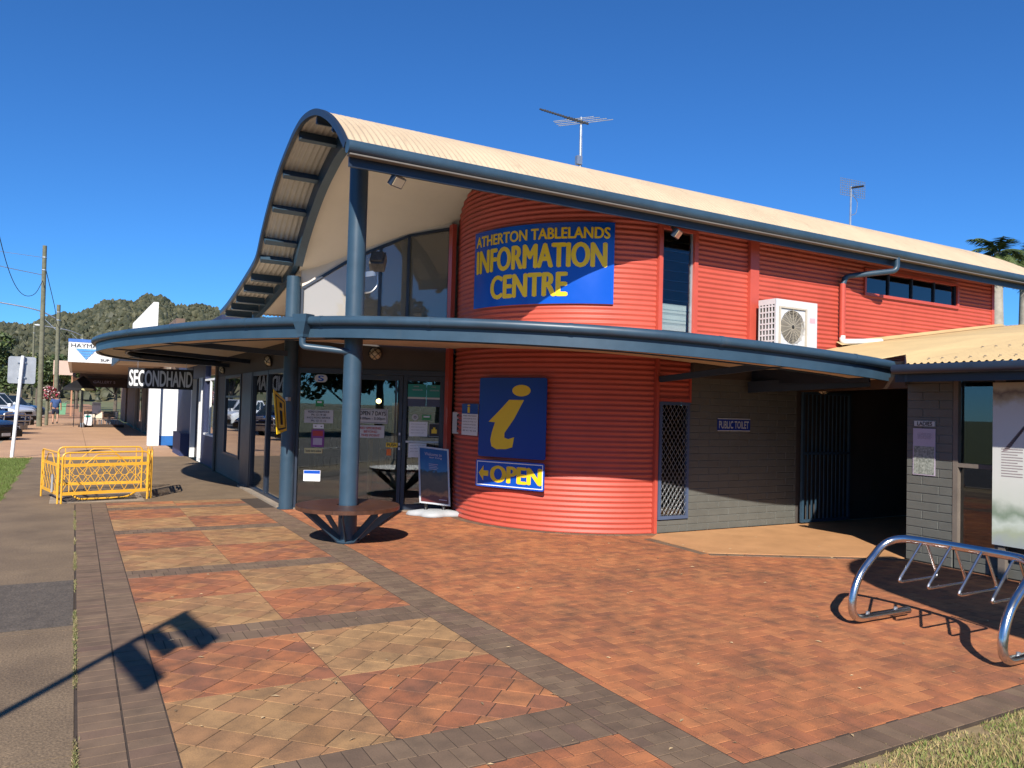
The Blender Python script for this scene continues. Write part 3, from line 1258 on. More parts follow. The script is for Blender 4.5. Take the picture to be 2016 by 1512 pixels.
def block_wall(name, parent, origin, along, length, height, back, course=0.0985, blen=0.392, openings=()):
    """running-bond wall; along is a horizontal unit vector, front faces to its right"""
    along = Vector(along)
    out = Vector((along.y, -along.x, 0))
    mb = MB()
    c = Vector(origin)
    e = c + along * length
    p = [c - out * 0.004, e - out * 0.004, e - out * back, c - out * back]
    mb.prism([(q.x, q.y) for q in p], origin[2], origin[2] + height)
    w = mb.build(name, MORT, parent)
    ang = math.atan2(along.y, along.x)
    r = 0
    z = 0.0
    while z < height - 0.02:
        h = min(course, height - z) - 0.006
        s = -blen * 0.5 if r % 2 else 0.0
        while s < length - 0.01:
            a, b = max(s, 0), min(s + blen, length)
            if b - a > 0.03:
                key = (round(b - a, 3), round(h, 3))
                if key not in _blk:
                    _blk[key] = block_mesh(key[0] - 0.006, key[1], 0.03)
                    _blk[key].materials.append(GREYB)
                o = bpy.data.objects.new('block', _blk[key])
                COL.objects.link(o)
                o.parent = w
                pos = c + along * (a + 0.003) + out * (0.004 + random.uniform(-0.0007, 0.0007))
                o.location = (pos.x, pos.y, origin[2] + z + 0.003)
                o.rotation_euler = (0, 0, ang)
            s += blen
        z += course
        r += 1
    return w


block_wall('block_wall', IC, (7.485, LY, 0.005), (1, 0, 0), 2.2, 2.18, 0.15)
block_wall('sill_wall', IC, (6.936, LY - 0.002, 0.005), (1, 0, 0), 0.545, 0.175, 0.15)

# entrance wall, slanting from the far column to the drum
EA = Vector((3.02, 12.15, 0))
EB = Vector((5.10, 11.06, 0))
ED = (EB - EA).normalized()
EN = Vector((ED.y, -ED.x, 0))                          # towards the street
EL = (EB - EA).length


def ebox(mb, s0, s1, z0, z1, d0, d1):
    p = [EA + ED * s0 + EN * d0, EA + ED * s1 + EN * d0, EA + ED * s1 + EN * d1, EA + ED * s0 + EN * d1]
    return mb.prism([(q.x, q.y) for q in p], z0, z1)


mb = MB()
ebox(mb, 0.0, EL, 2.20, 2.62, -0.06, 0.0)
mb.build('transom_panel', DARKW, IC)
ent = MB()
ebox(ent, -0.02, 0.05, 0.0, 2.199, -0.06, 0.02)
ebox(ent, 0.80, 0.90, 0.0, 2.12, -0.06, 0.02)
ebox(ent, EL - 0.05, EL + 0.0, 0.0, 2.199, -0.06, 0.02)
ebox(ent, 0.051, EL - 0.051, 2.12, 2.199, -0.06, 0.02)
ebox(ent, 0.051, 0.799, 0.0, 0.06, -0.06, 0.02)
entry = ent.build('entrance', NAVY, IC)
mb = MB()
ebox(mb, 0.052, 0.798, 0.061, 2.119, -0.02, -0.014)
mb.build('pane', GLASS, entry)
for (s0, s1) in ((0.902, 1.655), (1.665, EL - 0.055)):
    d = MB()
    ebox(d, s0, s0 + 0.055, 0.012, 2.115, -0.045, 0.0)
    ebox(d, s1 - 0.055, s1, 0.012, 2.115, -0.045, 0.0)
    ebox(d, s0 + 0.056, s1 - 0.056, 0.012, 0.10, -0.045, 0.0)
    ebox(d, s0 + 0.056, s1 - 0.056, 2.04, 2.115, -0.045, 0.0)
    door = d.build('door', NAVY, entry)
    mb = MB()
    ebox(mb, s0 + 0.057, s1 - 0.057, 0.101, 2.039, -0.025, -0.019)
    mb.build('pane', GLASS, door)
    if s0 > 1.2:
        mb = MB()
        ebox(mb, s0 + 0.057, s1 - 0.057, 1.07, 1.10, -0.018, 0.004)
        mb.build('push_bar', ALU, door)
mb = MB()
for zz in (1.18, 1.02, 0.95):
    ebox(mb, 1.615, 1.64, zz, zz + 0.04, 0.001, 0.03)
mb.build('lock', ALU, entry)
mb = MB()
ebox(mb, 0.03, EL, -0.02, 0.018, -1.0, 0.09)
mb.build('threshold', mat('threshold_stone', (0.22, 0.17, 0.12), 0.8, var=0.2), IC)
# upper glazing below the vault
segs = [0.03, 0.78, 1.24, 1.68, EL - 0.02]
ztop = [3.47, 3.96, 4.17, 4.36, 4.50]
ug = MB()
for i in range(5):
    ebox(ug, segs[i] - 0.022, segs[i] + 0.022, 2.62, ztop[i] - 0.02, -0.05, 0.0)
for i in range(4):
    a = EA + ED * (segs[i] + 0.0) + EN * -0.025
    b = EA + ED * (segs[i + 1] + 0.0) + EN * -0.025
    ug.bar((a.x, a.y, ztop[i] - 0.02), (b.x, b.y, ztop[i + 1] - 0.02), 0.05, 0.04)
    ug.bar((a.x, a.y, 2.64), (b.x, b.y, 2.64), 0.05, 0.05)
upg = ug.build('upper_glazing', NAVY, IC)
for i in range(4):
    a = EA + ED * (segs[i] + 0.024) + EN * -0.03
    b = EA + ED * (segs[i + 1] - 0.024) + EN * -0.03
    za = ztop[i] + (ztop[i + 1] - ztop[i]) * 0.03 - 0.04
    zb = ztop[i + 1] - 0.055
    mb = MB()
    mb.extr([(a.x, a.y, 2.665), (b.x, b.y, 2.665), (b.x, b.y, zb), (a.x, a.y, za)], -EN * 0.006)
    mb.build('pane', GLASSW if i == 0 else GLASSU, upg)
# bulkhead infill between glazing head and ceiling
mb = MB()
pts = []
for i in range(9):
    t = i / 8
    q = EA + ED * (EL * t) + EN * -0.025
    pts.append((q.x, q.y, float(np.interp(EL * t, segs, ztop)) - 0.0))
poly = [Vector(p) for p in pts] + [Vector((p[0], p[1], max(zroof(p[1]) - 0.1, p[2] + 0.01))) for p in reversed(pts)]
mb.extr(poly, -EN * 0.02)
mb.build('head_infill', SOFF, IC)
mb = MB()
mb.box((6.4, 10.9, 2.62), (6.5, 14.5, 3.4))
mb.box((5.3, 11.2, 2.62), (6.4, 11.3, 4.25))
mb.box((3.43, 14.4, 2.62), (6.4, 14.5, 3.25))
mb.box((3.43, 12.3, 2.60), (6.4, 14.4, 2.63))
mb.build('upper_room_wall', mat('upper_room', (0.35, 0.32, 0.28), 0.8, var=0.06), IC)
# inside: floor, back walls, ceiling, shelves
mb = MB()
mb.add([(3.1, 12.2, 0.02), (5.05, 11.2, 0.02), (9.5, 11.2, 0.02), (9.5, 18.6, 0.02), (3.1, 18.6, 0.02)], [(0, 1, 2, 3, 4)])
mb.build('interior_floor', mat('shop_floor', (0.20, 0.15, 0.11), 0.5, var=0.2), IC)
mb = MB()
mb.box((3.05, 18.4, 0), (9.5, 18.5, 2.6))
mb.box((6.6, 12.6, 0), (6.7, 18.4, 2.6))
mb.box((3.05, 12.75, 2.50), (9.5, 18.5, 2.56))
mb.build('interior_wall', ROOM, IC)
mb = MB()
for (x, y) in ((4.3, 15.6), (5.4, 13.8), (5.6, 15.4)):
    for zz in (0.3, 0.7, 1.1, 1.5):
        mb.box((x, y, zz), (x + 0.9, y + 0.35, zz + 0.03))
    mb.box((x - 0.03, y, 0.02), (x, y + 0.35, 1.7))
    mb.box((x + 0.9, y, 0.02), (x + 0.93, y + 0.35, 1.7))
mb.build('shelf', mat('shelf_timber', (0.30, 0.19, 0.1), 0.6, var=0.2), IC)
mb = MB()
rr = random.Random(3)
for (x, y) in ((4.3, 15.6), (5.4, 13.8), (5.6, 15.4)):
    for zz in (0.33, 0.73, 1.13):
        for k_ in range(6):
            mb.box((x + 0.03 + k_ * 0.145, y - 0.004, zz), (x + 0.14 + k_ * 0.145, y + 0.02, zz + 0.22), rr.random())
mb.build('brochures', mat('brochures', (0.35, 0.28, 0.22), 0.6, tone=True), IC, tone=True)
mb = MB()
mb.box((4.5, 12.9, 0.02), (4.56, 12.96, 1.05))
mb.build('timber_stand', mat('honey_timber', (0.5, 0.26, 0.07), 0.5, var=0.2), IC)
mb = MB()
mb.lathe([(0.0, -0.05), (0.04, -0.03), (0.05, 0), (0.04, 0.03), (0, 0.05)], (5.0, 13.9, 1.72), 12)
mb.build('interior_lamp', emit_mat('warm_bulb', (1, 0.62, 0.25), 9), IC, smooth='all')

# street front: plate glass, dark post, rendered wall with a window
FX = 2.93
sg = MB()
for (y0, y1) in ((12.29, 12.36), (13.72, 13.82), (15.02, 15.1)):
    sg.box((FX - 0.02, y0, 0.0), (FX + 0.06, y1, 2.2))
sg.box((FX - 0.015, 12.361, 0.0), (FX + 0.06, 13.719, 0.07))
sg.box((FX - 0.015, 13.821, 0.0), (FX + 0.06, 15.019, 0.07))
sg.box((FX - 0.015, 12.361, 2.13), (FX + 0.06, 13.719, 2.2))
sg.box((FX - 0.015, 13.821, 2.13), (FX + 0.06, 15.019, 2.2))
shopg = sg.build('shop_glazing', NAVY, IC)
for (y0, y1) in ((12.361, 13.719), (13.821, 15.019)):
    mb = MB()
    mb.box((FX + 0.02, y0, 0.071), (FX + 0.026, y1, 2.129))
    mb.build('pane', GLASS, shopg)
mb = MB()
mb.box((FX, 12.29, 2.201), (FX + 0.1, 19.25, 2.62))
mb.build('street_fascia', DARKW, IC)
mb = MB()
mb.box((FX - 0.03, 15.101, 0.0), (FX + 0.12, 16.0, 2.2))
mb.build('street_post', NAVY, IC)
mb = MB()
for (y0, y1, z0, z1) in ((16.001, 16.25, 0, 2.2), (18.1, 19.25, 0, 2.2), (16.251, 18.099, 0, 0.47)):
    mb.box((FX, y0, z0), (FX + 0.12, y1, z1))
mb.build('street_wall', TANR, IC)
w4 = MB()
for (a, b) in (((FX - 0.02, 16.251, 0.471), (FX + 0.05, 18.099, 0.52)), ((FX - 0.02, 16.251, 2.14), (FX + 0.05, 18.099, 2.199)), ((FX - 0.02, 16.251, 0.521), (FX + 0.05, 16.32, 2.139)), ((FX - 0.02, 18.03, 0.521), (FX + 0.05, 18.099, 2.139)), ((FX - 0.01, 16.321, 1.72), (FX + 0.04, 18.029, 1.76))):
    w4.box(a, b)
w4 = w4.build('street_window', NAVY, IC)
for (z0, z1) in ((0.521, 1.719), (1.761, 2.139)):
    mb = MB()
    mb.box((FX + 0.012, 16.321, z0), (FX + 0.018, 18.029, z1))
    mb.build('pane', GLASS, w4)
mb = MB()
mb.tube([(2.88, 19.1, 0.0), (2.88, 19.1, 2.6)], 0.04, 10)
mb.build('street_downpipe', TANR, IC, smooth=True)
# mats of stone at the foot of the shop glass
mb = MB()
mb.box((2.80, 12.3, -0.02), (FX - 0.021, 15.6, 0.03))
mb.build('window_plinth', mat('plinth_concrete', (0.30, 0.24, 0.18), 0.9, var=0.2), IC)

# ------------------------------------------------------------------ the curved awning (part of the centre)
AWP = catmull([(2.95, 19.35, 2.46), (2.2, 19.1, 2.46), (1.4, 18.75, 2.46), (0.8, 18.0, 2.46), (0.42, 16.9, 2.46), (0.30, 15.6, 2.46), (0.45, 14.3, 2.46),
               (0.72, 13.2, 2.46), (1.0, 12.3, 2.455), (1.44, 10.95, 2.45), (1.92, 9.95, 2.44), (2.37, 9.2, 2.43), (2.85, 8.48, 2.41), (3.6, 7.62, 2.37),
               (4.43, 6.93, 2.33), (5.4, 6.42, 2.285), (6.66, 6.1, 2.225), (8.0, 5.95, 2.155), (8.8, 6.0, 2.115), (9.62, 6.2, 2.08)], 7)
aw = MB()
aw.sweep(AWP, [(-0.05, 0.0), (0.0, 0.0), (0.0, 0.15), (-0.05, 0.15)])
awn = aw.build('awning', BLUE, IC, smooth=True)
mb = MB()
sec = [(0.03 + 0.055 * math.cos(2 * math.pi * k / 14), 0.195 + 0.055 * math.sin(2 * math.pi * k / 14)) for k in range(14)]
mb.sweep(AWP, sec)
mb.build('gutter', BLUE, awn, smooth=True)
mb = MB()
mb.sweep(AWP, [(-0.052, 0.035), (-0.052, 0.05), (-0.47, 0.05), (-0.47, 0.035)])
mb.build('rim_soffit', SOFFB, awn, smooth=True)
mb = MB()
mb.sweep(AWP[4:], [(-0.475, 0.02), (-0.475, 0.08), (-0.51, 0.08), (-0.51, 0.02)])
mb.build('inner_rim', BLUE, awn, smooth=True)
for i in range(9, len(AWP) - 4, 10):
    mb = MB()
    sec2 = [(0.03 + 0.059 * math.cos(2 * math.pi * k / 14), 0.195 + 0.059 * math.sin(2 * math.pi * k / 14)) for k in range(14)]
    p_, q_ = Vector(AWP[i]), Vector(AWP[i + 1])
    mb.sweep([p_, p_ + (q_ - p_).normalized() * 0.05], sec2)
    mb.build('gutter_joint', BLUE, awn, smooth=True)
# deck: from the outer rim to the walls behind
wallp = [(9.7, 8.12, 2.2), (6.9, 8.3, 2.33), (5.4, 9.4, 2.42), (5.2, 10.9, 2.5), (2.98, 12.2, 2.56), (2.98, 19.36, 2.58)]
rim = [(p[0], p[1], p[2] + 0.152) for p in AWP]
bm = bmesh.new()
bv = [bm.verts.new(p) for p in rim + [(p[0], p[1], p[2] + 0.06) for p in wallp]]
be = [bm.edges.new((bv[i], bv[(i + 1) % len(bv)])) for i in range(len(bv))]
bmesh.ops.triangle_fill(bm, edges=be, use_beauty=True)
me = bpy.data.meshes.new('deck')
bm.to_mesh(me)
bm.free()
put('deck', me, SOFFB, awn)
# outrigger beams
def beam(a, b, w=0.06, h=0.08):
    m = MB()
    m.bar(a, b, w, h)
    m.build('outrigger', NAVY, awn)
beam((2.92, 12.1, 2.40), (1.05, 12.6, 2.52))
beam((2.93, 15.5, 2.42), (0.55, 14.9, 2.52))
beam((2.93, 17.8, 2.42), (0.95, 17.6, 2.52))
beam((2.89, 9.0, 2.45), (2.45, 9.35, 2.50))
beam((6.93, 8.12, 2.10), (7.3, 6.3, 2.27))
beam((8.55, 8.05, 2.05), (9.0, 6.3, 2.14), 0.1, 0.16)
mb = MB()
mb.box((7.492, 8.08, 2.15), (9.74, 8.14, 2.50))
mb.bar((9.74, 8.08, 2.29), (8.72, 5.72, 2.24), 0.03, 0.22)
mb.build('closure_panel', DARKW, awn)
# rain head, elbow and pipe to the near column
i_c = min(range(len(AWP)), key=lambda i: abs(AWP[i][0] - 2.37) + abs(AWP[i][1] - 9.2))
cx, cy, cz = AWP[i_c]
d = Vector((AWP[i_c + 1][0] - AWP[i_c - 1][0], AWP[i_c + 1][1] - AWP[i_c - 1][1], 0)).normalized()
o = Vector((d.y, -d.x, 0))
mb = MB()
c = Vector((cx, cy, cz)) + o * 0.05
def sq(hw, hd, z):
    return [c + d * (i * hw) + o * (j * hd) + Vector((0, 0, z)) for (i, j) in ((-1, -1), (1, -1), (1, 1), (-1, 1))]
L3 = sq(0.11, 0.07, 0.27) + sq(0.10, 0.07, 0.18) + sq(0.045, 0.045, 0.035) + sq(0.045, 0.045, 0.0)
fs = [(0, 1, 2, 3), (15, 14, 13, 12)]
for k_ in range(3):
    for i in range(4):
        fs.append((k_ * 4 + i, k_ * 4 + (i + 1) % 4, k_ * 4 + 4 + (i + 1) % 4, k_ * 4 + 4 + i))
mb.add(L3, fs)
rh = mb.build('rain_head', BLUE, awn)
mb = MB()
mb.tube(rounded_path([c + Vector((0, 0, 0.01)), c + Vector((0, 0, -0.11)), (2.85, 8.92, 2.27)], 0.05), 0.04, 12)
mb.build('pipe', BLUE, rh, smooth=True)

# ------------------------------------------------------------------ toilet block on the right
TB = thing('toilet_block', 'low grey block toilet building with straw-coloured corrugated roof', 'building', (9.5, 4.5, 0))
TX = 8.6
# front wall faces the street (to -x): travel towards -y so that the front lies on the right
block_wall('pillar_wall', TB, (TX, 5.63, 0.005), (0, -1, 0), 0.55, 2.12, 0.25)
block_wall('plinth_wall', TB, (TX, 5.06, 0.005), (0, -1, 0), 3.2, 0.22, 0.2)
mb = MB()
mb.box((TX + 0.02, -1.0, 0.24), (TX + 0.25, 4.5, 2.12))
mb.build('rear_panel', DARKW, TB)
dw = MB()
for (y0, y1, z0, z1) in ((5.02, 5.075, 0.24, 2.12), (4.55, 4.62, 0.24, 2.12)):
    dw.box((TX - 0.01, y0, z0), (TX + 0.14, y1, z1))
dw.box((TX - 0.005, 4.621, 1.13), (TX + 0.10, 5.019, 1.175))
dw.box((TX - 0.03, 4.621, 0.235), (TX + 0.12, 5.019, 0.27))
dwo = dw.build('window_frame', TANR, TB)
for (z0, z1) in ((0.271, 1.129), (1.176, 2.119)):
    mb = MB()
    mb.box((TX + 0.05, 4.621, z0), (TX + 0.056, 5.019, z1))
    mb.build('pane', GLASSD, dwo)
mb = MB()
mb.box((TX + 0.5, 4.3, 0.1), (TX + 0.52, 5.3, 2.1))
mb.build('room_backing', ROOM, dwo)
# passage
mb = MB()
mb.box((9.69, 8.16, 0), (14.0, 8.24, 2.25))
mb.box((TX + 0.26, 5.30, 0), (14.0, 5.62, 2.2))
mb.box((13.9, 5.63, 0), (14.0, 8.15, 2.25))
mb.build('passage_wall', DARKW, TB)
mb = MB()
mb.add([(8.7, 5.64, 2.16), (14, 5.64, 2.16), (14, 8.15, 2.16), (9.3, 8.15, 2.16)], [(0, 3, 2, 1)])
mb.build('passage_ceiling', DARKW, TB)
mb = MB()
mb.bar((9.72, 8.1, 2.09), (8.64, 5.6, 2.09), 0.06, 0.14)
mb.build('lintel', mat('brown_lintel', (0.09, 0.055, 0.035), 0.7), TB)
# gate folded back along the passage wall
gt = MB()
gy = 8.06
for (x0, x1, z0, z1) in ((9.70, 9.745, 0.03, 2.03), (10.78, 10.82, 0.03, 2.03), (9.746, 10.779, 0.03, 0.07), (9.746, 10.779, 1.99, 2.03), (9.746, 10.779, 1.06, 1.10)):
    gt.box((x0, gy - 0.02, z0), (x1, gy + 0.02, z1))
gate = gt.build('gate', BLUE, TB)
for i in range(10):
    mb = MB()
    x = 9.84 + i * 0.094
    for (z0, z1) in ((0.071, 1.059), (1.101, 1.989)):
        mb.box((x - 0.009, gy - 0.009, z0), (x + 0.009, gy + 0.009, z1))
    mb.build('gate_bar', BLUE, gate)
# roof
mb = MB()
pit = 0.076
ny = int(9.2 / pit * 6)
vs = []
for (x, z) in ((7.93, 2.255), (11.2, 2.87), (15.4, 3.47)):
    for j in range(ny + 1):
        y = -1.02 + 9.2 * j / ny
        xx = x if x > 8 or y < 5.2 else (1.495 * y + 0.15 if y < 6.0 else 8.6)
        zz = z if x > 8 else 2.255 + 0.188 * (xx - 7.93)      # the sheets stop short behind the end of the curved awning
        vs.append((xx, y, zz + 0.012 * math.sin(2 * math.pi * y / pit)))
fs = [(r * (ny + 1) + j, r * (ny + 1) + j + 1, (r + 1) * (ny + 1) + j + 1, (r + 1) * (ny + 1) + j) for r in range(2) for j in range(ny)]
mb.add(vs, [tuple(reversed(f)) for f in fs])
tr = mb.build('roof', CREAM2, TB, smooth='all')
mb = MB()
for i in range(60):                                   # roofing screws in rows
    for (x, z) in ((8.25, 2.315), (9.3, 2.513), (10.4, 2.72)):
        y = 5.15 - i * 0.152
        if y > -1:
            mb.lathe([(0.014, 0.0), (0.012, 0.012), (0.0, 0.014)], (x, y, z + 0.012), 6)
mb.build('roof_screw', mat('roof_screw', (0.25, 0.2, 0.14), 0.5), tr)
mb = MB()
mb.box((8.2, 8.10, 2.36), (11.2, 8.165, 2.40))
mb.add([(10.6, 8.06, 2.80), (15.35, 8.06, 3.48), (15.35, 8.17, 3.52), (10.6, 8.17, 2.86)], [(0, 1, 2, 3)])
mb.add([(15.32, -1.0, 3.475), (15.32, 8.17, 3.475), (15.5, 8.17, 3.50), (15.5, -1.0, 3.50)], [(0, 1, 2, 3)])
mb.build('flashing', CREAM2, tr)
mb = MB()
mb.tube([(7.90, -1.0, 2.195), (7.90, 5.34, 2.195)], 0.055, 12)
mb.build('gutter', NAVY, TB, smooth=True)
mb = MB()
mb.box((7.96, -1.0, 2.06), (7.99, 5.36, 2.22))
mb.build('fascia', NAVY, TB)
mb = MB()
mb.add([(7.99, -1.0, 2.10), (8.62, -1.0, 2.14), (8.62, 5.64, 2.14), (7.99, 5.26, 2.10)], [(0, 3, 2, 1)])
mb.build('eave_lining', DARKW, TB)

mb = MB()                                             # end plate of the eave where it meets the curved awning
mb.extr([(7.95, 5.235, 2.06), (9.13, 6.02, 2.06), (9.13, 6.02, 2.46), (7.95, 5.235, 2.25)], (0.02, -0.03, 0))
mb.extr([(8.62, 6.16, 2.10), (8.62, 8.1, 2.10), (8.62, 8.1, 2.37), (8.62, 6.16, 2.37)], (0.03, 0, 0))
mb.build('eave_end_plate', NAVY, TB)

# ------------------------------------------------------------------ signs
# big curved sign on the drum
cs = thing('curved_sign', 'large curved blue sign with yellow information centre lettering on the red drum', 'sign', (5.4, 8.9, 3.1))
RS = DR + 0.035
T0, T1, Z0, Z1 = 184.3, 245.2, 3.09, 4.20


def cyl(u, v, r):
    t = R_(T0 + (T1 - T0) * u)
    return (DC[0] + r * math.cos(t), DC[1] + r * math.sin(t), Z0 + (Z1 - Z0) * v)


mb = MB()
n = 40
vs = []
for j in range(n + 1):
    for (r, v) in ((RS, 0), (RS, 1), (RS - 0.006, 1), (RS - 0.006, 0)):
        vs.append(cyl(j / n, v, r))
fs = [(0, 1, 2, 3), (4 * n + 3, 4 * n + 2, 4 * n + 1, 4 * n)]
for j in range(n):
    for k_ in range(4):
        fs.append((4 * j + k_, 4 * j + 4 + k_, 4 * j + 4 + (k_ + 1) % 4, 4 * j + (k_ + 1) % 4))
mb.add(vs, fs)
mb.build('panel', SBLUE, cs, smooth=True)
for (s, x0, y0, x1, y1, b) in (('ATHERTON TABLELANDS', 0.025, 0.80, 0.97, 0.935, 0.035), ('INFORMATION', 0.035, 0.45, 0.95, 0.745, 0.05), ('CENTRE', 0.185, 0.095, 0.715, 0.385, 0.05)):
    v2, f2 = text2d(s, b)
    mb = MB()
    for i, (dx, dy) in enumerate(bold_shifts(b, len(s))):
        mb.add([cyl(x0 + (v[0] + dx) * (x1 - x0), y0 + (v[1] + dy) * (y1 - y0), RS + 0.004 + 0.0003 * i) for v in v2], f2)
    mb.build('lettering', SYEL, cs)

# flat signs standing off the drum
p0, p1 = Vector((5.09, 9.79, 0)), Vector((5.61, 8.81, 0))
dr = (p1 - p0).normalized()
outw = Vector((dr.y, -dr.x, 0))
base = p0 + outw * 0.085
fc = Face((base.x, base.y, 0.965), dr, (0, 0, 1))
w, h = 1.10, 1.11
isg = thing('information_sign', 'tall blue square sign with a big yellow letter i on the red drum', 'sign', tuple(fc.o))
fc.plate(w, h, 0.012, 'plate', SNAVY, isg, 0.03)
mb = MB()
def flatpoly(face, pts, sx, sy, d, mb):
    mb.extr([face.p(x * sx, y * sy, d) for (x, y) in pts], face.n * 0.002)
IPTS = [(0.153, 0.441), (0.252, 0.436), (0.206, 0.307), (0.187, 0.213), (0.206, 0.134), (0.28, 0.099), (0.43, 0.106), (0.523, 0.134), (0.546, 0.26), (0.458, 0.232), (0.40, 0.25), (0.40, 0.307), (0.54, 0.49), (0.677, 0.724), (0.458, 0.724), (0.336, 0.606)]
bmx = bmesh.new()
for (pp) in (IPTS,):
    vv = [bmx.verts.new(fc.p(x * w, y * h, 0.0145)) for (x, y) in pp]
    ee = [bmx.edges.new((vv[i], vv[(i + 1) % len(vv)])) for i in range(len(vv))]
    bmesh.ops.triangle_fill(bmx, edges=ee)
vv = [bmx.verts.new(fc.p((0.635 + 0.135 * math.cos(R_(a))) * w, (0.84 + 0.072 * math.sin(R_(a))) * h, 0.0145)) for a in range(0, 360, 15)]
bmx.faces.new(vv)
me = bpy.data.meshes.new('letter')
bmx.to_mesh(me)
bmx.free()
put('letter', me, SYEL, isg)

base = p0 + outw * 0.10 - dr * 0.02
fo = Face((base.x, base.y, 0.545), dr, Vector((0, 0, 1)))
simple_sign('open_sign', 'long blue and white edged sign with arrow reading OPEN under the letter i sign', 'sign', fo, 1.12, 0.375, 0.012, SBLUE,
            [('OPEN', 0.235, 0.20, 0.955, 0.80, SYEL, 0.05)], SYEL, border=(0.012, 0.02, SWHITE), r=0.03)
op = bpy.data.objects['open_sign']
mb = MB()
flatpoly(fo, [(0.05, 0.5), (0.12, 0.78), (0.12, 0.60), (0.195, 0.60), (0.195, 0.40), (0.12, 0.40), (0.12, 0.22)], 1.12, 0.375, 0.0145, mb)
mb.build('arrow', SYEL, op)
mb = MB()
for x in (0.1, 1.0):
    fo.rect(mb, x, 0.12, x + 0.05, 0.26, -0.07, -0.0005)
mb.build('bracket', GALV, op)

# small notice with blue heading, left of the letter sign
q0 = Vector((DC[0] + (DR + 0.03) * math.cos(R_(176.8)), DC[1] + (DR + 0.03) * math.sin(R_(176.8)), 0))
q1 = Vector((DC[0] + (DR + 0.03) * math.cos(R_(189.8)), DC[1] + (DR + 0.03) * math.sin(R_(189.8)), 0))
dd = (q1 - q0).normalized()
fn_ = Face((q0.x, q0.y, 1.24), dd, (0, 0, 1))
nl = [(t, 0.08, 0.60 - 0.095 * i, 0.92, 0.645 - 0.095 * i, SBLK, 0.0) for i, t in enumerate(('visitor information', 'centre opening hours', 'monday to friday and', 'weekends and public', 'holidays call us on', '40 91 42 22'))]
simple_sign('opening_notice', 'small white notice with a blue heading beside the letter i sign', 'notice', fn_, 0.47, 0.46, 0.006, SWHITE, nl + [('i', 0.36, 0.72, 0.52, 0.97, SYEL, 0.03)], SBLK, rects=((0.0, 0.68, 1.0, 1.0, SNAVY),))
q0 = Vector((DC[0] + (DR + 0.03) * math.cos(R_(165)), DC[1] + (DR + 0.03) * math.sin(R_(165)), 0))
dd2 = Vector((0.16, -0.987, 0))
simple_sign('narrow_notice', 'narrow pale notice on the red drum next to the glass door', 'notice', Face((q0.x - 0.02, q0.y, 1.24), dd2, (0, 0, 1)), 0.40, 0.33, 0.006, SGREY, [('i', 0.3, 0.1, 0.7, 0.9, SBLK, 0.02)], SBLK)

# toilet signs
simple_sign('public_toilet_sign', 'blue PUBLIC TOILET sign on the grey block wall', 'sign', Face((8.02, LY - 0.008, 1.405), (1, 0, 0), (0, 0, 1)), 0.65, 0.185, 0.006, SNAVY,
            [('PUBLIC TOILET', 0.04, 0.22, 0.95, 0.78, SGREY, 0.01)], SGREY, rects=((0, 0.93, 1, 1.0, SGREY), (0, 0, 1, 0.07, SGREY)))
simple_sign('ladies_sign', 'grey LADIES sign on the block pillar', 'sign', Face((TX - 0.009, 5.54, 1.565), (0, -1, 0), (0, 0, 1)), 0.265, 0.075, 0.006, SGREY,
            [('LADIES', 0.18, 0.2, 0.85, 0.8, SBLK, 0.03)], SBLK, border=(0.005, 0.002, SBLK))
MAPM = mat('poster_aerial_map', (0.42, 0.44, 0.38), 0.5, var=0.6, scale=38, col2=(0.10, 0.11, 0.09))
pl = [(t, 0.22 - 0.02 * (i % 2), 0.89 - 0.028 * i, 0.80 + 0.03 * (i % 2), 0.905 - 0.028 * i, SBLK, 0.0) for i, t in enumerate(('public amenities notice', 'facilities map', 'toilets and showers', 'regional council', 'for all enquiries'))]
simple_sign('amenities_poster', 'lilac and aerial map poster under the LADIES sign', 'poster', Face((TX - 0.009, 5.545, 1.005), (0, -1, 0), (0, 0, 1)), 0.27, 0.54, 0.005, SLILAC, pl, SBLK, rects=((0.04, 0.02, 0.96, 0.62, MAPM),))
# interpretive board at the right edge
brd = thing('map_board', 'tall pale interpretive board with feather drawing at the right end of the toilet wall', 'notice board', (TX - 0.1, 4.1, 0))
fb = Face((TX - 0.13, 4.57, 0.36), (0, -1, 0), (0, 0, 1))
m = bpy.data.materials.new('interpretive_print')
nt, N, L, P = nodes_of(m)
geo = N.new('ShaderNodeNewGeometry')
sep = N.new('ShaderNodeSeparateXYZ')
L.new(geo.outputs['Position'], sep.inputs[0])
nz_ = N.new('ShaderNodeTexNoise')
nz_.inputs['Scale'].default_value = 7
nz_.inputs['Detail'].default_value = 8
L.new(geo.outputs['Position'], nz_.inputs['Vector'])
ad = N.new('ShaderNodeMath')
ad.operation = 'MULTIPLY_ADD'
ad.inputs[1].default_value = 0.22
L.new(nz_.outputs['Fac'], ad.inputs[0])
L.new(sep.outputs['Z'], ad.inputs[2])
rp = N.new('ShaderNodeValToRGB')
mr = N.new('ShaderNodeMapRange')
mr.inputs['From Min'].default_value = 0.42
mr.inputs['From Max'].default_value = 2.18
L.new(ad.outputs[0], mr.inputs['Value'])
L.new(mr.outputs[0], rp.inputs['Fac'])
els = [(0.0, (0.30, 0.33, 0.40)), (0.10, (0.38, 0.42, 0.30)), (0.16, (0.55, 0.60, 0.52)), (0.22, (0.22, 0.28, 0.20)), (0.30, (0.58, 0.60, 0.52)), (0.42, (0.64, 0.64, 0.58)), (0.86, (0.60, 0.60, 0.58)), (0.90, (0.42, 0.34, 0.22)), (0.93, (0.2, 0.14, 0.1)), (0.96, (0.5, 0.42, 0.3))]
cr = rp.color_ramp
while len(cr.elements) < len(els):
    cr.elements.new(0.5)
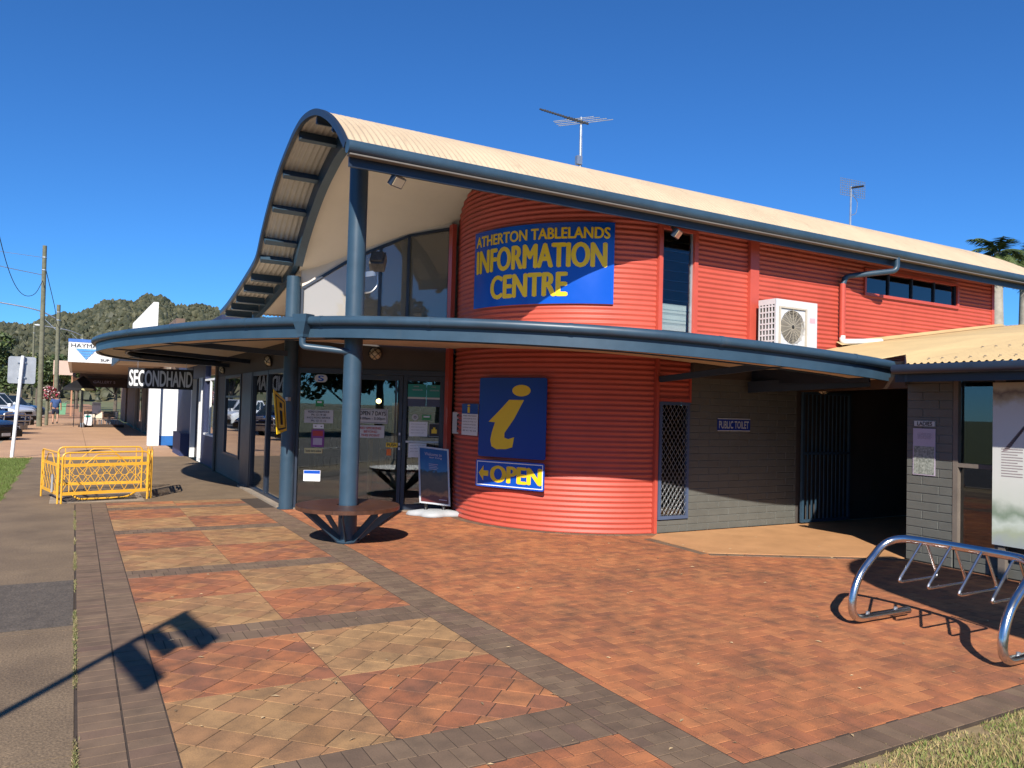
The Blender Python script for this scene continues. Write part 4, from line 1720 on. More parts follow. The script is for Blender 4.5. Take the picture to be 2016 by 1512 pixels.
for e, (p_, c_) in zip(cr.elements, els):
    e.position = p_
    e.color = (*c_, 1)
L.new(rp.outputs[0], P.inputs['Base Color'])
P.inputs['Roughness'].default_value = 0.45
fb.plate(1.3, 1.7, 0.02, 'panel', m, brd)
mb = MB()
for i in range(11):
    fb.rect(mb, 0.09, 0.72 + i * 0.028, 0.30 - 0.05 * (i % 3 == 2), 0.729 + i * 0.028, 0.0205, 0.0215)
for i in range(12):
    a = R_(100 - i * 5)
    x, yv = 0.10 + i * 0.017, 0.98 + i * 0.022
    P4 = [fb.p(x, yv, 0.022), fb.p(x + 0.05, yv + 0.012, 0.022), fb.p(x + 0.09 - 0.003 * i, yv + 0.05, 0.022), fb.p(x + 0.02, yv + 0.03, 0.022)]
    mb.add(P4, [(0, 1, 2, 3)])
mb.build('print', mat('print_brown', (0.30, 0.24, 0.24), 0.6), brd)
mb = MB()
for x in (0.05, 1.1):
    fb.rect(mb, x, -0.355, x + 0.07, 1.78, -0.06, -0.001)
mb.build('post', TANR, brd)

# signs and stickers on the entrance glass: (name, label, cat, s0, s1, z0, z1, base, texts, rects)
def on_glass(name, label, cat, s0, s1, z0, z1, basem, texts=(), rects=(), tm=None, border=None, r=0.0, group=None, dd=0.006):
    q = EA + ED * s0 + EN * (dd - 0.012)
    return simple_sign(name, label, cat, Face((q.x, q.y, z0), ED, (0, 0, 1)), s1 - s0, z1 - z0, 0.003, basem, texts, tm, border, rects, group, r)

on_glass('road_sign', 'white road conditions and road service sign on the left entrance pane', 'sign', 0.13, 0.58, 1.34, 1.545, SGREY,
         [('ROAD CONDITIONS', 0.14, 0.78, 0.86, 0.92), ('Ph: 13 19 40', 0.25, 0.55, 0.75, 0.70), ('RACQ ROAD SERVICE', 0.1, 0.32, 0.9, 0.46), ('Ph: 13 11 11', 0.25, 0.09, 0.75, 0.24)], (), SBLK)
on_glass('hours_sign', 'pale OPEN 7 DAYS sign on the middle entrance door', 'sign', 0.955, 1.43, 1.355, 1.585, SGREY,
         [('OPEN 7 DAYS', 0.06, 0.55, 0.94, 0.83, SBLK, 0.03), ('9.00am - 5.00pm', 0.08, 0.2, 0.92, 0.42)], (), SBLK, border=(0.006, 0.012, SBLK))
on_glass('no_smoking_sign', 'pale sign with red NO SMOKING words below the opening hours sign', 'sign', 0.955, 1.385, 1.13, 1.325, SGREY,
         [('NO SMOKING', 0.12, 0.68, 0.88, 0.87), ('BEYOND', 0.26, 0.40, 0.74, 0.58), ('THIS POINT', 0.16, 0.1, 0.84, 0.28)], (), SRED)
on_glass('round_badge', 'round blue and white badge high on the left entrance pane', 'sticker', 0.27, 0.47, 1.98, 2.10, SGREY, [('S', 0.3, 0.15, 0.7, 0.85, SBLUE, 0.05)], (), SBLUE, r=0.058)
on_glass('green_sticker', 'small green sticker above the road conditions sign', 'sticker', 0.30, 0.42, 1.60, 1.70, SGREEN, (), ((0.2, 0.55, 0.8, 0.8, SWHITE),))
on_glass('white_card', 'small white card directly above the purple poster', 'sticker', 0.275, 0.44, 1.255, 1.32, SWHITE, (), ((0.15, 0.4, 0.3, 0.6, SBLK), (0.7, 0.4, 0.85, 0.6, SBLK)))
on_glass('purple_poster', 'purple and red poster on the left entrance pane', 'poster', 0.25, 0.45, 0.965, 1.24, SPURP, (), ((0.1, 0.62, 0.9, 0.92, SRED), (0.15, 0.12, 0.85, 0.5, SLILAC)))
on_glass('yellow_strip', 'pale yellow strip sticker below the purple poster', 'sticker', 0.15, 0.43, 0.865, 0.945, SPALEY, [('book here online', 0.08, 0.25, 0.92, 0.7)], (), SBLK)
on_glass('brochure_card', 'white and blue brochure low on the left entrance pane', 'leaflet', 0.15, 0.41, 0.43, 0.60, SWHITE, (), ((0.02, 0.68, 0.98, 0.97, SBLUE), (0.6, 0.2, 0.9, 0.5, SGREY)))
on_glass('teal_poster', 'left teal poster of the pair on the right entrance door', 'poster', 1.735, 2.02, 1.64, 1.99, mat('poster_dark_blue', (0.05, 0.06, 0.12), 0.4), [('visit', 0.3, 0.88, 0.6, 0.94, SLILAC, 0), ('tablelands', 0.25, 0.72, 0.8, 0.79, SLILAC, 0)], ((0.0, 0.42, 1, 1, STEAL), (0.0, 0.34, 1.0, 0.42, SGREY)))
on_glass('teal_poster', 'right teal poster of the pair on the right entrance door', 'poster', 2.03, 2.27, 1.64, 1.985, mat('poster_dark_blue', (0.05, 0.06, 0.12), 0.4), [('visit', 0.3, 0.88, 0.6, 0.94, SLILAC, 0), ('tablelands', 0.2, 0.72, 0.8, 0.79, SLILAC, 0)], ((0.0, 0.42, 1, 1, STEAL), (0.0, 0.34, 1.0, 0.42, SGREY)))
on_glass('round_sticker', 'round white sticker below the teal posters', 'sticker', 1.81, 1.91, 1.42, 1.52, SGREY, [('o', 0.3, 0.3, 0.7, 0.7)], (), SBLK, r=0.048)
on_glass('green_label', 'small green label beside the round white sticker', 'sticker', 1.97, 2.11, 1.43, 1.51, SGREEN, (), ((0.15, 0.5, 0.85, 0.8, SWHITE),))
txl = lambda n_: [('please wait here for staff'[:26 - 3 * (i % 3)], 0.1, 0.8 - 0.2 * i, 0.9 - 0.1 * (i % 2), 0.87 - 0.2 * i, SBLK, 0) for i in range(n_)]
on_glass('upper_notice', 'white typed notice above the push bar of the right entrance door', 'notice', 1.77, 2.06, 1.17, 1.40, SWHITE, txl(4), (), SBLK)
on_glass('lower_notice', 'white typed notice below the push bar of the right entrance door', 'notice', 1.77, 2.05, 0.84, 1.06, SWHITE, txl(3), (), SBLK)
on_glass('gold_emblem_card', 'dark square card with gold emblem on the right entrance door', 'sticker', 2.08, 2.25, 1.17, 1.38, SBLK, (), ((0.25, 0.25, 0.75, 0.55, SYEL), (0.4, 0.55, 0.6, 0.7, SYEL)), border=(0.006, 0.002, SGREY))
on_glass('push_label', 'yellow PUSH label beside the door lock', 'sticker', 1.42, 1.595, 0.99, 1.06, SYEL, [('PUSH', 0.1, 0.15, 0.9, 0.85, SBLK, 0.03)], (), SBLK)
on_glass('orange_card', 'small orange card below the yellow PUSH label', 'sticker', 1.43, 1.50, 0.86, 0.96, SORANGE)

# yellow blade sign on the far column
bl_ = thing('blade_sign', 'slanting yellow and black letter i blade sign on the far blue column', 'sign', (2.75, 12.0, 1.2))
bmx = MB()
bp = [(2.56, 11.66, 1.84), (2.80, 11.93, 1.68), (2.83, 11.90, 1.22), (2.64, 11.68, 1.17)]
bmx.extr(bp, (-0.010, 0.009, 0))
plate = bmx.build('plate', SYEL, bl_)
pc = [Vector(p) for p in bp]
def bq(u, v, d=0.003):
    a = pc[3].lerp(pc[2], u)
    b = pc[0].lerp(pc[1], u)
    return a.lerp(b, v) + Vector((0.74, -0.66, 0)) * d
mb = MB()
for (u0, v0, u1, v1) in ((0.1, 0.08, 0.16, 0.92), (0.84, 0.08, 0.90, 0.92), (0.161, 0.08, 0.839, 0.12), (0.161, 0.88, 0.839, 0.92), (0.4, 0.2, 0.62, 0.58), (0.42, 0.66, 0.64, 0.8)):
    mb.add([bq(u0, v0), bq(u1, v0), bq(u1, v1), bq(u0, v1)], [(0, 1, 2, 3)])
mb.build('print', SBLK, bl_)
mb = MB()
mb.bar((2.82, 11.95, 1.70), (2.90, 12.08, 1.70), 0.04, 0.06)
mb.build('bracket', SGREY, bl_)

# ------------------------------------------------------------------ lamps and fittings on the centre
def bulkhead(label, c, nrm, r=0.095):
    t = thing('bulkhead_light', label, 'wall light', c, 'caged bulkhead lights')
    n = Vector(nrm).normalized()
    mb = MB()
    mb.lathe([(0, 0), (r * 1.15, 0), (r * 1.15, 0.03), (r, 0.035)], c, 20, n)
    mb.build('base', BLACK, t, smooth=True)
    mb = MB()
    mb.lathe([(r * math.cos(R_(a)), 0.03 + r * 0.6 * math.sin(R_(a))) for a in (0, 20, 40, 60, 80, 90)], c, 20, n)
    mb.build('diffuser', GLASSF, t, smooth=True)
    mb = MB()
    a = n.orthogonal().normalized()
    b = n.cross(a)
    C_ = Vector(c)
    for q in (a, b):
        o_ = n.cross(q)
        for off in (-0.4, 0.4):
            rr_ = r * math.sqrt(1 - off * off)
            mb.tube([C_ + o_ * (off * r) + q * (rr_ * 1.06 * math.cos(R_(k))) + n * (0.03 + 0.66 * rr_ * math.sin(R_(k))) for k in range(0, 181, 18)], 0.005, 6)
    mb.build('guard', BLACK, t)
q = EA + ED * 1.21 + EN * 0.002
bulkhead('round caged light above the glass entrance doors', (q.x, q.y, 2.45), EN)
bulkhead('round caged light under the ceiling by the toilet gate', (9.62, 7.62, 2.06), (-0.5, -0.6, -0.5), 0.07)
bulkhead('round caged light under the awning above the street glass', (2.90, 13.6, 2.36), (-1, -0.2, -0.3))
bulkhead('round caged light under the awning beside the secondhand shop', (2.90, 18.4, 2.36), (-1, -0.2, -0.3))


def flood(label, c, d):
    t = thing('floodlight', label, 'floodlight', c, 'eave floodlights')
    C_, n = Vector(c), Vector(d).normalized()
    r = n.cross(Vector((0, 0, 1))).normalized()
    u = r.cross(n)
    mb = MB()
    mb.obox(C_, r, n, u, 0.09, 0.03, 0.06)
    mb.build('head', NAVY, t)
    mb = MB()
    mb.obox(C_ + n * 0.033, r, n, u, 0.075, 0.003, 0.048)
    mb.build('lens', GLASSF, t)
    mb = MB()
    mb.bar(C_ - n * 0.03, C_ - n * 0.03 + Vector((0, 0.10, 0.14)), 0.03, 0.03)
    mb.build('arm', NAVY, t)
flood('small floodlight under the eave near the front roof corner', (2.95, 7.85, 4.08), (0.4, -0.7, -0.6))
flood('small floodlight under the eave above the louvre window', (6.95, 7.87, 4.06), (0.4, -0.7, -0.6))
# large weathered floodlight on the near column
t = thing('mast_floodlight', 'weathered grey floodlight on the tall near blue column', 'floodlight', (3.15, 9.0, 3.2))
mb = MB()
c = Vector((3.17, 9.0, 3.40))
r, n = Vector((0.87, -0.49, 0)), Vector((0.35, 0.62, -0.70)).normalized()
u = r.cross(n).normalized()
mb.obox(c, r, u, n, 0.09, 0.12, 0.06)
mb.obox(c - n * 0.075, r, u, n, 0.065, 0.09, 0.02)
mb.build('head', mat('weathered_lamp', (0.10, 0.085, 0.07), 0.6, var=0.5, scale=20), t)
mb = MB()
mb.obox(c + n * 0.062, r, u, n, 0.075, 0.105, 0.003)
mb.build('lens', GLASSF, t)
mb = MB()
mb.bar((2.98, 8.98, 3.22), (3.14, 9.0, 3.26), 0.03, 0.06)
mb.tube(rounded_path([(3.16, 9.0, 3.27), (3.18, 9.0, 3.12), (3.10, 9.0, 3.02), (3.0, 8.98, 3.0)], 0.06), 0.009, 8)
mb.build('bracket', GALV, t)

# air conditioner
t = thing('air_conditioner', 'white outdoor air conditioner unit standing on the awning by the red wall', 'air conditioner', (9.1, 7.9, 2.55))
ax0, ax1, ay0, ay1, az0, az1 = 8.68, 9.56, 7.70, 8.02, 2.58, 3.33
mb = MB()
# case walls around a round front opening
cxx, czz, rr_ = 9.03, 2.94, 0.245
ring = [(cxx + rr_ * math.cos(2 * math.pi * k / 32), czz + rr_ * math.sin(2 * math.pi * k / 32)) for k in range(32)]
def ray_rect(a):
    dx, dz = math.cos(a), math.sin(a)
    ts = []
    if dx > 1e-9: ts.append((ax1 - cxx) / dx)
    if dx < -1e-9: ts.append((ax0 - cxx) / dx)
    if dz > 1e-9: ts.append((az1 - czz) / dz)
    if dz < -1e-9: ts.append((az0 - czz) / dz)
    tt = min(ts)
    return (cxx + dx * tt, czz + dz * tt)
angs = sorted([2 * math.pi * k / 32 for k in range(32)] + [math.atan2(z - czz, x - cxx) % (2 * math.pi) for x in (ax0, ax1) for z in (az0, az1)])
vs = []
for a in angs:
    vs.append((cxx + rr_ * math.cos(a), ay0, czz + rr_ * math.sin(a)))
    q = ray_rect(a)
    vs.append((q[0], ay0, q[1]))
    vs.append((cxx + rr_ * math.cos(a), ay0 + 0.05, czz + rr_ * math.sin(a)))
n = len(angs)
fs = []
for i in range(n):
    j = (i + 1) % n
    fs += [(3 * i, 3 * j, 3 * j + 1, 3 * i + 1), (3 * i, 3 * i + 2, 3 * j + 2, 3 * j)]
mb.add(vs, fs)
mb.add([(ax0, ay0, az0), (ax1, ay0, az0), (ax1, ay1, az0), (ax0, ay1, az0), (ax0, ay0, az1), (ax1, ay0, az1), (ax1, ay1, az1), (ax0, ay1, az1)],
       [(0, 3, 2, 1), (4, 5, 6, 7), (1, 2, 6, 5), (2, 3, 7, 6)])
mb.build('case', WHITEP, t)
mb = MB()
for k_ in range(8):                                   # side louvre: frame bars with dark gaps
    z0 = az0 + 0.05 + k_ * 0.083
    mb.box((ax0 - 0.004, ay0 + 0.03, z0), (ax0 + 0.004, ay1 - 0.02, z0 + 0.022))
for k_ in range(6):
    y0 = ay0 + 0.0 + k_ * 0.058
    mb.box((ax0 - 0.003, y0, az0), (ax0 + 0.003, y0 + 0.022, az1))
mb.box((ax0 - 0.0035, ay0, az1 - 0.08), (ax0 + 0.0035, ay1, az1))
mb.box((ax0 - 0.0035, ay0, az0), (ax0 + 0.0035, ay1, az0 + 0.05))
mb.build('side_louvre', WHITEP, t)
mb = MB()
mb.box((ax0 + 0.012, ay0 + 0.055, az0 + 0.02), (ax0 + 0.02, ay1 - 0.02, az1 - 0.02))
mb.box((cxx - 0.26, ay0 + 0.07, czz - 0.26), (cxx + 0.26, ay0 + 0.08, czz + 0.26))
mb.build('coil', mat('coil_grey', (0.10, 0.095, 0.08), 0.6), t)
mb = MB()
fcx = [(0.0, 0.0)]
for rad in [0.04 + 0.022 * i for i in range(10)]:
    mb.tube([(cxx + rad * math.cos(2 * math.pi * k / 28), ay0 - 0.012, czz + rad * math.sin(2 * math.pi * k / 28)) for k in range(28)], 0.0028, 4, closed=True)
for k_ in range(16):
    a = 2 * math.pi * k_ / 16
    mb.bar((cxx + 0.03 * math.cos(a), ay0 - 0.013, czz + 0.03 * math.sin(a)), (cxx + 0.265 * math.cos(a), ay0 - 0.013, czz + 0.265 * math.sin(a)), 0.004, 0.004, (0, 1, 0))
BEIGE = mat('aged_beige_plastic', (0.52, 0.46, 0.36), 0.5)
mb.box((cxx - 0.29, ay0 - 0.022, czz - 0.29), (cxx + 0.29, ay0 - 0.001, czz - 0.262))
mb.box((cxx - 0.29, ay0 - 0.022, czz + 0.262), (cxx + 0.29, ay0 - 0.001, czz + 0.285))
mb.box((cxx - 0.29, ay0 - 0.022, czz - 0.2615), (cxx - 0.262, ay0 - 0.001, czz + 0.2615))
mb.box((cxx + 0.262, ay0 - 0.022, czz - 0.2615), (cxx + 0.29, ay0 - 0.001, czz + 0.2615))
mb.build('fan_guard', BEIGE, t)
for k_ in range(3):
    a = 2 * math.pi * k_ / 3 + 0.4
    mb = MB()
    P5 = []
    for (rad, da, dy) in ((0.05, -0.3, 0.01), (0.22, -0.5, 0.0), (0.23, 0.1, 0.02), (0.2, 0.45, 0.035), (0.05, 0.5, 0.03)):
        P5.append((cxx + rad * math.cos(a + da), ay0 + 0.03 + dy, czz + rad * math.sin(a + da)))
    mb.extr(P5, (0, 0.004, 0))
    mb.build('fan_blade', mat('fan_dark', (0.05, 0.05, 0.05), 0.5), t)
mb = MB()
mb.box((9.40, ay0 - 0.003, 3.03), (9.51, ay0 - 0.0005, 3.10))
mb.build('warning_label', mat('label_pink', (0.75, 0.42, 0.45), 0.5), t)
mb = MB()
mb.box((8.72, 7.66, 2.50), (8.78, 8.06, 2.578))
mb.box((9.46, 7.66, 2.50), (9.52, 8.06, 2.578))
mb.build('foot', GALV, t)
mb = MB()
mb.tube(rounded_path([(9.57, 7.9, 2.74), (9.68, 7.9, 2.70), (9.75, 7.9, 2.62)], 0.04), 0.016, 8)
mb.build('pipe', WHITE, t)

# antennas
t = thing('television_antenna', 'tall television antenna with cross elements above the roof ridge', 'antenna', (7.14, 10.4, 4.9))
mb = MB()
mb.tube([(7.14, 10.5, 4.85), (7.14, 10.5, 6.52)], 0.02, 8)
mb.tube([(7.165, 10.5, 5.0), (7.17, 10.5, 5.9), (7.16, 10.5, 6.4)], 0.006, 6)
mb.box((7.06, 10.46, 5.72), (7.16, 10.53, 5.86))
mb.build('mast', GALV, t)
b0, b1 = Vector((7.24, 10.42, 6.40)), Vector((6.48, 10.75, 6.60))
mb = MB()
mb.tube([b0, b1], 0.014, 6)
mb.build('boom', CABLE, t)
bd = (b1 - b0).normalized()
el = Vector((0.87, -0.45, 0.16)).normalized()
for i in range(17):
    s = 0.06 + i * 0.045
    mb = MB()
    l = 0.035 if i > 7 else 0.05
    mb.tube([b0 + bd * s - el * l, b0 + bd * s + el * l], 0.012, 5)
    mb.build('element', CABLE, t)
for (s, l) in ((0.05, 0.46), (0.12, 0.42), (0.20, 0.38), (0.26, 0.34)):
    mb = MB()
    mb.tube([b0 + bd * s - el * l + Vector((0, 0, 0.01)), b0 + bd * s + el * l + Vector((0, 0, 0.01))], 0.007, 6)
    mb.build('dipole', GALV, t)
t = thing('grid_antenna', 'small wire grid antenna near the right end of the roof', 'antenna', (12.7, 9.5, 4.9))
mb = MB()
mb.tube([(12.68, 9.5, 4.9), (12.70, 9.5, 6.05)], 0.018, 8)
mb.tube(rounded_path([(12.72, 9.5, 5.9), (12.90, 9.5, 5.8), (12.86, 9.5, 5.55), (12.72, 9.5, 5.5)], 0.08), 0.007, 6)
mb.build('mast', GALV, t)
mb = MB()
for i in range(8):
    z = 5.86 + i * 0.045
    mb.tube([(12.42, 9.52, z), (13.06, 9.46, z)], 0.005, 4)
for i in range(12):
    x = 12.42 + i * 0.058
    mb.tube([(x, 9.52 - 0.005 * i, 5.86), (x, 9.52 - 0.005 * i, 6.175)], 0.005, 4)
mb.build('grid', GALV, t)
mb = MB()
mb.tube([(12.70, 9.48, 6.02), (12.72, 9.25, 6.0)], 0.02, 8)
mb.build('feed', CABLE, t)

# ------------------------------------------------------------------ round bench about the near column
t = thing('round_bench', 'round timber seat on blue struts around the near blue column', 'bench', (2.89, 8.98, 0))
BX, BY = 2.89, 8.98
for i in range(8):
    a0, a1 = 2 * math.pi * i / 8 + 0.2, 2 * math.pi * (i + 1) / 8 + 0.195
    mb = MB()
    n = 6
    inn = [(BX + 0.13 * math.cos(a0 + (a1 - a0) * k / n), BY + 0.13 * math.sin(a0 + (a1 - a0) * k / n)) for k in range(n + 1)]
    oo = [(BX + 0.61 * math.cos(a0 + (a1 - a0) * k / n), BY + 0.61 * math.sin(a0 + (a1 - a0) * k / n)) for k in range(n + 1)]
    vs = []
    for z in (0.405, 0.45):
        vs += [(x, y, z) for x, y in inn] + [(x, y, z) for x, y in oo]
    m_ = 2 * (n + 1)
    fs = []
    for k in range(n):
        fs += [(m_ + k, m_ + n + 1 + k, m_ + n + 2 + k, m_ + k + 1), (k, k + 1, n + 2 + k, n + 1 + k), (n + 1 + k, n + 2 + k, m_ + n + 2 + k, m_ + n + 1 + k), (k + 1, k, m_ + k, m_ + k + 1)]
    fs += [(0, n + 1, m_ + n + 1, m_), (n, m_ + n, m_ + 2 * n + 1, 2 * n + 1)]
    mb.add(vs, fs)
    mb.build('seat_segment', WOOD, t)
for i in range(8):
    a = 2 * math.pi * i / 8 + 0.35
    e = Vector((math.cos(a), math.sin(a), 0))
    mb = MB()
    b_ = Vector((BX, BY, 0))
    mb.bar(b_ + e * 0.12 + Vector((0, 0, 0.05)), b_ + e * 0.53 + Vector((0, 0, 0.395)), 0.075, 0.012, (-e.y, e.x, 0.0))
    mb.build('strut', BLUE, t)
mb = MB()
mb.lathe([(0.113, 0.02), (0.15, 0.02), (0.15, 0.035), (0.113, 0.04)], (BX, BY, 0), 24)
mb.build('collar', BLUE, t)

# ------------------------------------------------------------------ poster stand by the door
t = thing('poster_stand', 'leaning pavement poster stand with white plastic base before the doors', 'poster stand', (4.78, 10.75, 0))
mb = MB()
c = Vector((4.80, 10.72, 0))
a1, a2 = Vector((0.9, -0.43, 0)).normalized(), Vector((0.43, 0.9, 0)).normalized()
vs = []
prof = [(0.0, 0.36, 0.22), (0.02, 0.37, 0.23), (0.06, 0.34, 0.20), (0.085, 0.22, 0.12), (0.09, 0.0, 0.0)]
nn = 28
for (z, ra, rb) in prof:
    for k in range(nn):
        th = 2 * math.pi * k / nn
        wv = 1 + 0.2 * math.cos(4 * th + 0.5) * (1 if z < 0.07 else 0.4)
        q = c + a1 * (ra * wv * math.cos(th)) + a2 * (rb * wv * math.sin(th))
        vs.append((q.x, q.y, z + 0.004))
fs = [(i * nn + k, i * nn + (k + 1) % nn, (i + 1) * nn + (k + 1) % nn, (i + 1) * nn + k) for i in range(len(prof) - 1) for k in range(nn)]
mb.add(vs, fs)
mb.build('base', mat('base_plastic', (0.42, 0.43, 0.44), 0.5, var=0.1), t, smooth='all')
fpn = Face((c - a1 * 0.235 - a2 * 0.0 + Vector((0, 0, 0.19))), a1 + Vector((0, 0, -0.10)), Vector((-0.02, 0.10, 1)))
mb = MB()
W_, H_ = 0.47, 0.86
for (x0, y0, x1, y1) in ((0, 0, W_, 0.025), (0, H_ - 0.025, W_, H_), (0, 0.0255, 0.025, H_ - 0.0255), (W_ - 0.025, 0.0255, W_, H_ - 0.0255)):
    fpn.rect(mb, x0, y0, x1, y1, -0.015, 0.015)
mb.build('frame', ALU, t)
m = bpy.data.materials.new('travel_poster')
nt, N, L, P = nodes_of(m)
geo = N.new('ShaderNodeNewGeometry')
sep = N.new('ShaderNodeSeparateXYZ')
L.new(geo.outputs['Position'], sep.inputs[0])
nz_ = N.new('ShaderNodeTexNoise')
nz_.inputs['Scale'].default_value = 9
nz_.inputs['Detail'].default_value = 7
L.new(geo.outputs['Position'], nz_.inputs['Vector'])
ad = N.new('ShaderNodeMath')
ad.operation = 'MULTIPLY_ADD'
ad.inputs[1].default_value = 0.28
L.new(nz_.outputs['Fac'], ad.inputs[0])
L.new(sep.outputs['Z'], ad.inputs[2])
mr = N.new('ShaderNodeMapRange')
mr.inputs['From Min'].default_value = 0.30
mr.inputs['From Max'].default_value = 1.2
L.new(ad.outputs[0], mr.inputs['Value'])
rp = N.new('ShaderNodeValToRGB')
L.new(mr.outputs[0], rp.inputs['Fac'])
els = [(0.0, (0.10, 0.012, 0.012)), (0.12, (0.12, 0.02, 0.015)), (0.16, (0.32, 0.14, 0.05)), (0.25, (0.07, 0.04, 0.025)), (0.45, (0.10, 0.065, 0.04)), (0.55, (0.03, 0.03, 0.04)), (0.58, (0.03, 0.14, 0.34)), (0.8, (0.006, 0.06, 0.26)), (1.0, (0.004, 0.045, 0.22))]
cr = rp.color_ramp
while len(cr.elements) < len(els):
    cr.elements.new(0.5)
for e, (p_, c_) in zip(cr.elements, els):
    e.position = p_
    e.color = (*c_, 1)
L.new(rp.outputs[0], P.inputs['Base Color'])
P.inputs['Roughness'].default_value = 0.25
mb = MB()
fpn.rect(mb, 0.026, 0.026, W_ - 0.026, H_ - 0.026, -0.006, 0.006)
pz = mb.build('poster', m, t)
mb = MB()
fpn.text(mb, 'Welcome to', 0.10, 0.73, 0.36, 0.775, 0.008, 0.01)
fpn.text(mb, 'our living', 0.17, 0.685, 0.36, 0.72, 0.008, 0.01)
for i in range(4):
    fpn.rect(mb, 0.16, 0.60 - i * 0.025, 0.30 - 0.02 * (i % 2), 0.607 - i * 0.025, 0.0065, 0.008)
fpn.rect(mb, 0.30, 0.075, 0.42, 0.085, 0.0065, 0.008)
mb.build('lettering', SLILAC, pz)
for x in (0.10, 0.37):
    mb = MB()
    q = fpn.p(x, 0, 0)
    mb.lathe([(0.0, 0.0), (0.035, 0.0), (0.022, 0.05), (0.03, q.z - 0.08), (0, q.z - 0.075)], (q.x, q.y, 0.075), 12)
    mb.build('spring', BLACK, t)

# ------------------------------------------------------------------ bicycle rack
t = thing('bicycle_rack', 'polished steel tube bicycle rack with triangular wheel loops on red paving', 'bicycle rack', (5.7, 3.4, 0))
r0 = 0.031
mb = MB()
yA, yB = 4.0, 2.86
p = [(6.15, yA, 0.05), (5.40, yA, 0.05), (5.46, yA, 0.36), (5.88, yA, 0.68), (5.95, yA - 0.35, 0.68), (5.95, yB + 0.35, 0.68), (5.88, yB, 0.68), (5.46, yB, 0.36), (5.40, yB, 0.05), (6.15, yB, 0.05)]
P = []
rp_ = rounded_path(p, 0.19, 8)
mb.tube(rp_, r0, 16)
mb.build('frame', CHROME, t, smooth=True)
for i in range(4):
    y = 3.74 - i * 0.232
    mb = MB()
    mb.tube(rounded_path([(5.92, y, 0.67), (5.60, y - 0.01, 0.385), (6.12, y - 0.01, 0.385), (5.98, y, 0.67)], 0.05, 5), 0.011, 8)
    mb.build('wheel_loop', CHROME, t, smooth=True)
for (x, y) in ((5.62, yA), (5.98, yA), (5.62, yB), (5.98, yB)):
    mb = MB()
    mb.lathe([(0.016, 0.0), (0.016, 0.014), (0.0, 0.018)], (x, y, 0.079), 8)
    mb.build('bolt', GALV, t)

# ------------------------------------------------------------------ yellow barriers
def barrier(label, a, b, H=0.78):
    a, b = Vector((*a, 0)), Vector((*b, 0))
    d = (b - a)
    Lg = d.length
    d.normalize()
    n = Vector((d.y, -d.x, 0))
    t = thing('safety_barrier', label, 'barrier', tuple(a), 'yellow barrier panels around the footpath pit')
    q = lambda s, z, o=0.0: a + d * s + n * o + Vector((0, 0, z))
    mb = MB()
    mb.tube(rounded_path([q(0, 0.0), q(0, H), q(Lg, H), q(Lg, 0.0)], 0.09, 6), 0.014, 8)
    mb.build('frame', YELLOW, t, smooth=True)
    for z, h_ in ((0.585, 0.05), (0.15, 0.05)):
        mb = MB()
        mb.bar(q(0.012, z, 0.004), q(Lg - 0.012, z, 0.004), 0.012, h_)
        mb.build('rail', YELLOW, t)
    mb = MB()
    nn = max(3, int(Lg / 0.17))
    st = Lg / nn
    for i in range(nn):
        for (z0, z1) in ((0.17, 0.29), (0.29, 0.44), (0.44, 0.57)):
            s0, s1, sm = i * st, (i + 1) * st, (i + 0.5) * st
            up_ = (z0 == 0.29)
            if not up_:
                zz0, zz1 = (z0, z1) if z0 < 0.2 else (z1, z0)
                mb.bar(q(s0, zz0), q(sm - 0.03, zz1), 0.006, 0.009)
                mb.bar(q(sm + 0.03, zz1), q(s1, zz0), 0.006, 0.009)
            else:
                mb.bar(q(sm - 0.03, z0), q(s0, (z0 + z1) / 2), 0.006, 0.009)
                mb.bar(q(s0, (z0 + z1) / 2), q(sm - 0.03, z1), 0.006, 0.009)
                mb.bar(q(sm + 0.03, z0), q(s1, (z0 + z1) / 2), 0.006, 0.009)
                mb.bar(q(s1, (z0 + z1) / 2), q(sm + 0.03, z1), 0.006, 0.009)
                mb.bar(q(sm - 0.03, z0), q(sm + 0.03, z0), 0.006, 0.009)
                mb.bar(q(sm - 0.03, z1), q(sm + 0.03, z1), 0.006, 0.009)
    for s in (0.10, Lg - 0.10):
        mb.bar(q(s, 0.16), q(s, H - 0.01), 0.010, 0.014)
    mb.build('mesh', YELLOW, t)
    mb = MB()
    c_ = Lg / 2
    mb.tube(rounded_path([q(c_ - 0.30, 0.60), q(c_ - 0.14, H - 0.035), q(c_ + 0.14, H - 0.035), q(c_ + 0.30, 0.60)], 0.04, 4), 0.009, 6)
    mb.build('handle', YELLOW, t)
    return t
barrier('front yellow barrier panel facing the camera', (-0.12, 13.70), (1.10, 14.02))
bl4 = barrier('left yellow barrier panel, seen nearly edge on', (-0.17, 13.72), (-0.42, 14.86))
mb = MB()
mb.box((-0.27, 14.02, 0.15), (-0.245, 14.20, 0.42))
mb.build('label_plate', ALU, bl4)
barrier('rear yellow barrier panel furthest from the camera', (-0.20, 15.25), (1.10, 15.35))
barrier('right yellow barrier panel, seen nearly edge on', (1.16, 14.10), (1.24, 15.28))
barrier('yellow barrier panel folded inside the right one', (1.13, 14.28), (1.18, 15.22))
t = thing('loose_barrier_rail', 'fallen yellow rail lying on the ground under the front barrier', 'barrier', (0.5, 14.1, 0))
mb = MB()
mb.tube(rounded_path([(0.02, 14.15, 0.10), (0.10, 13.98, 0.03), (0.80, 14.08, 0.03), (1.0, 14.25, 0.14)], 0.1, 5), 0.016, 8)
mb.build('rail', YELLOW, t)

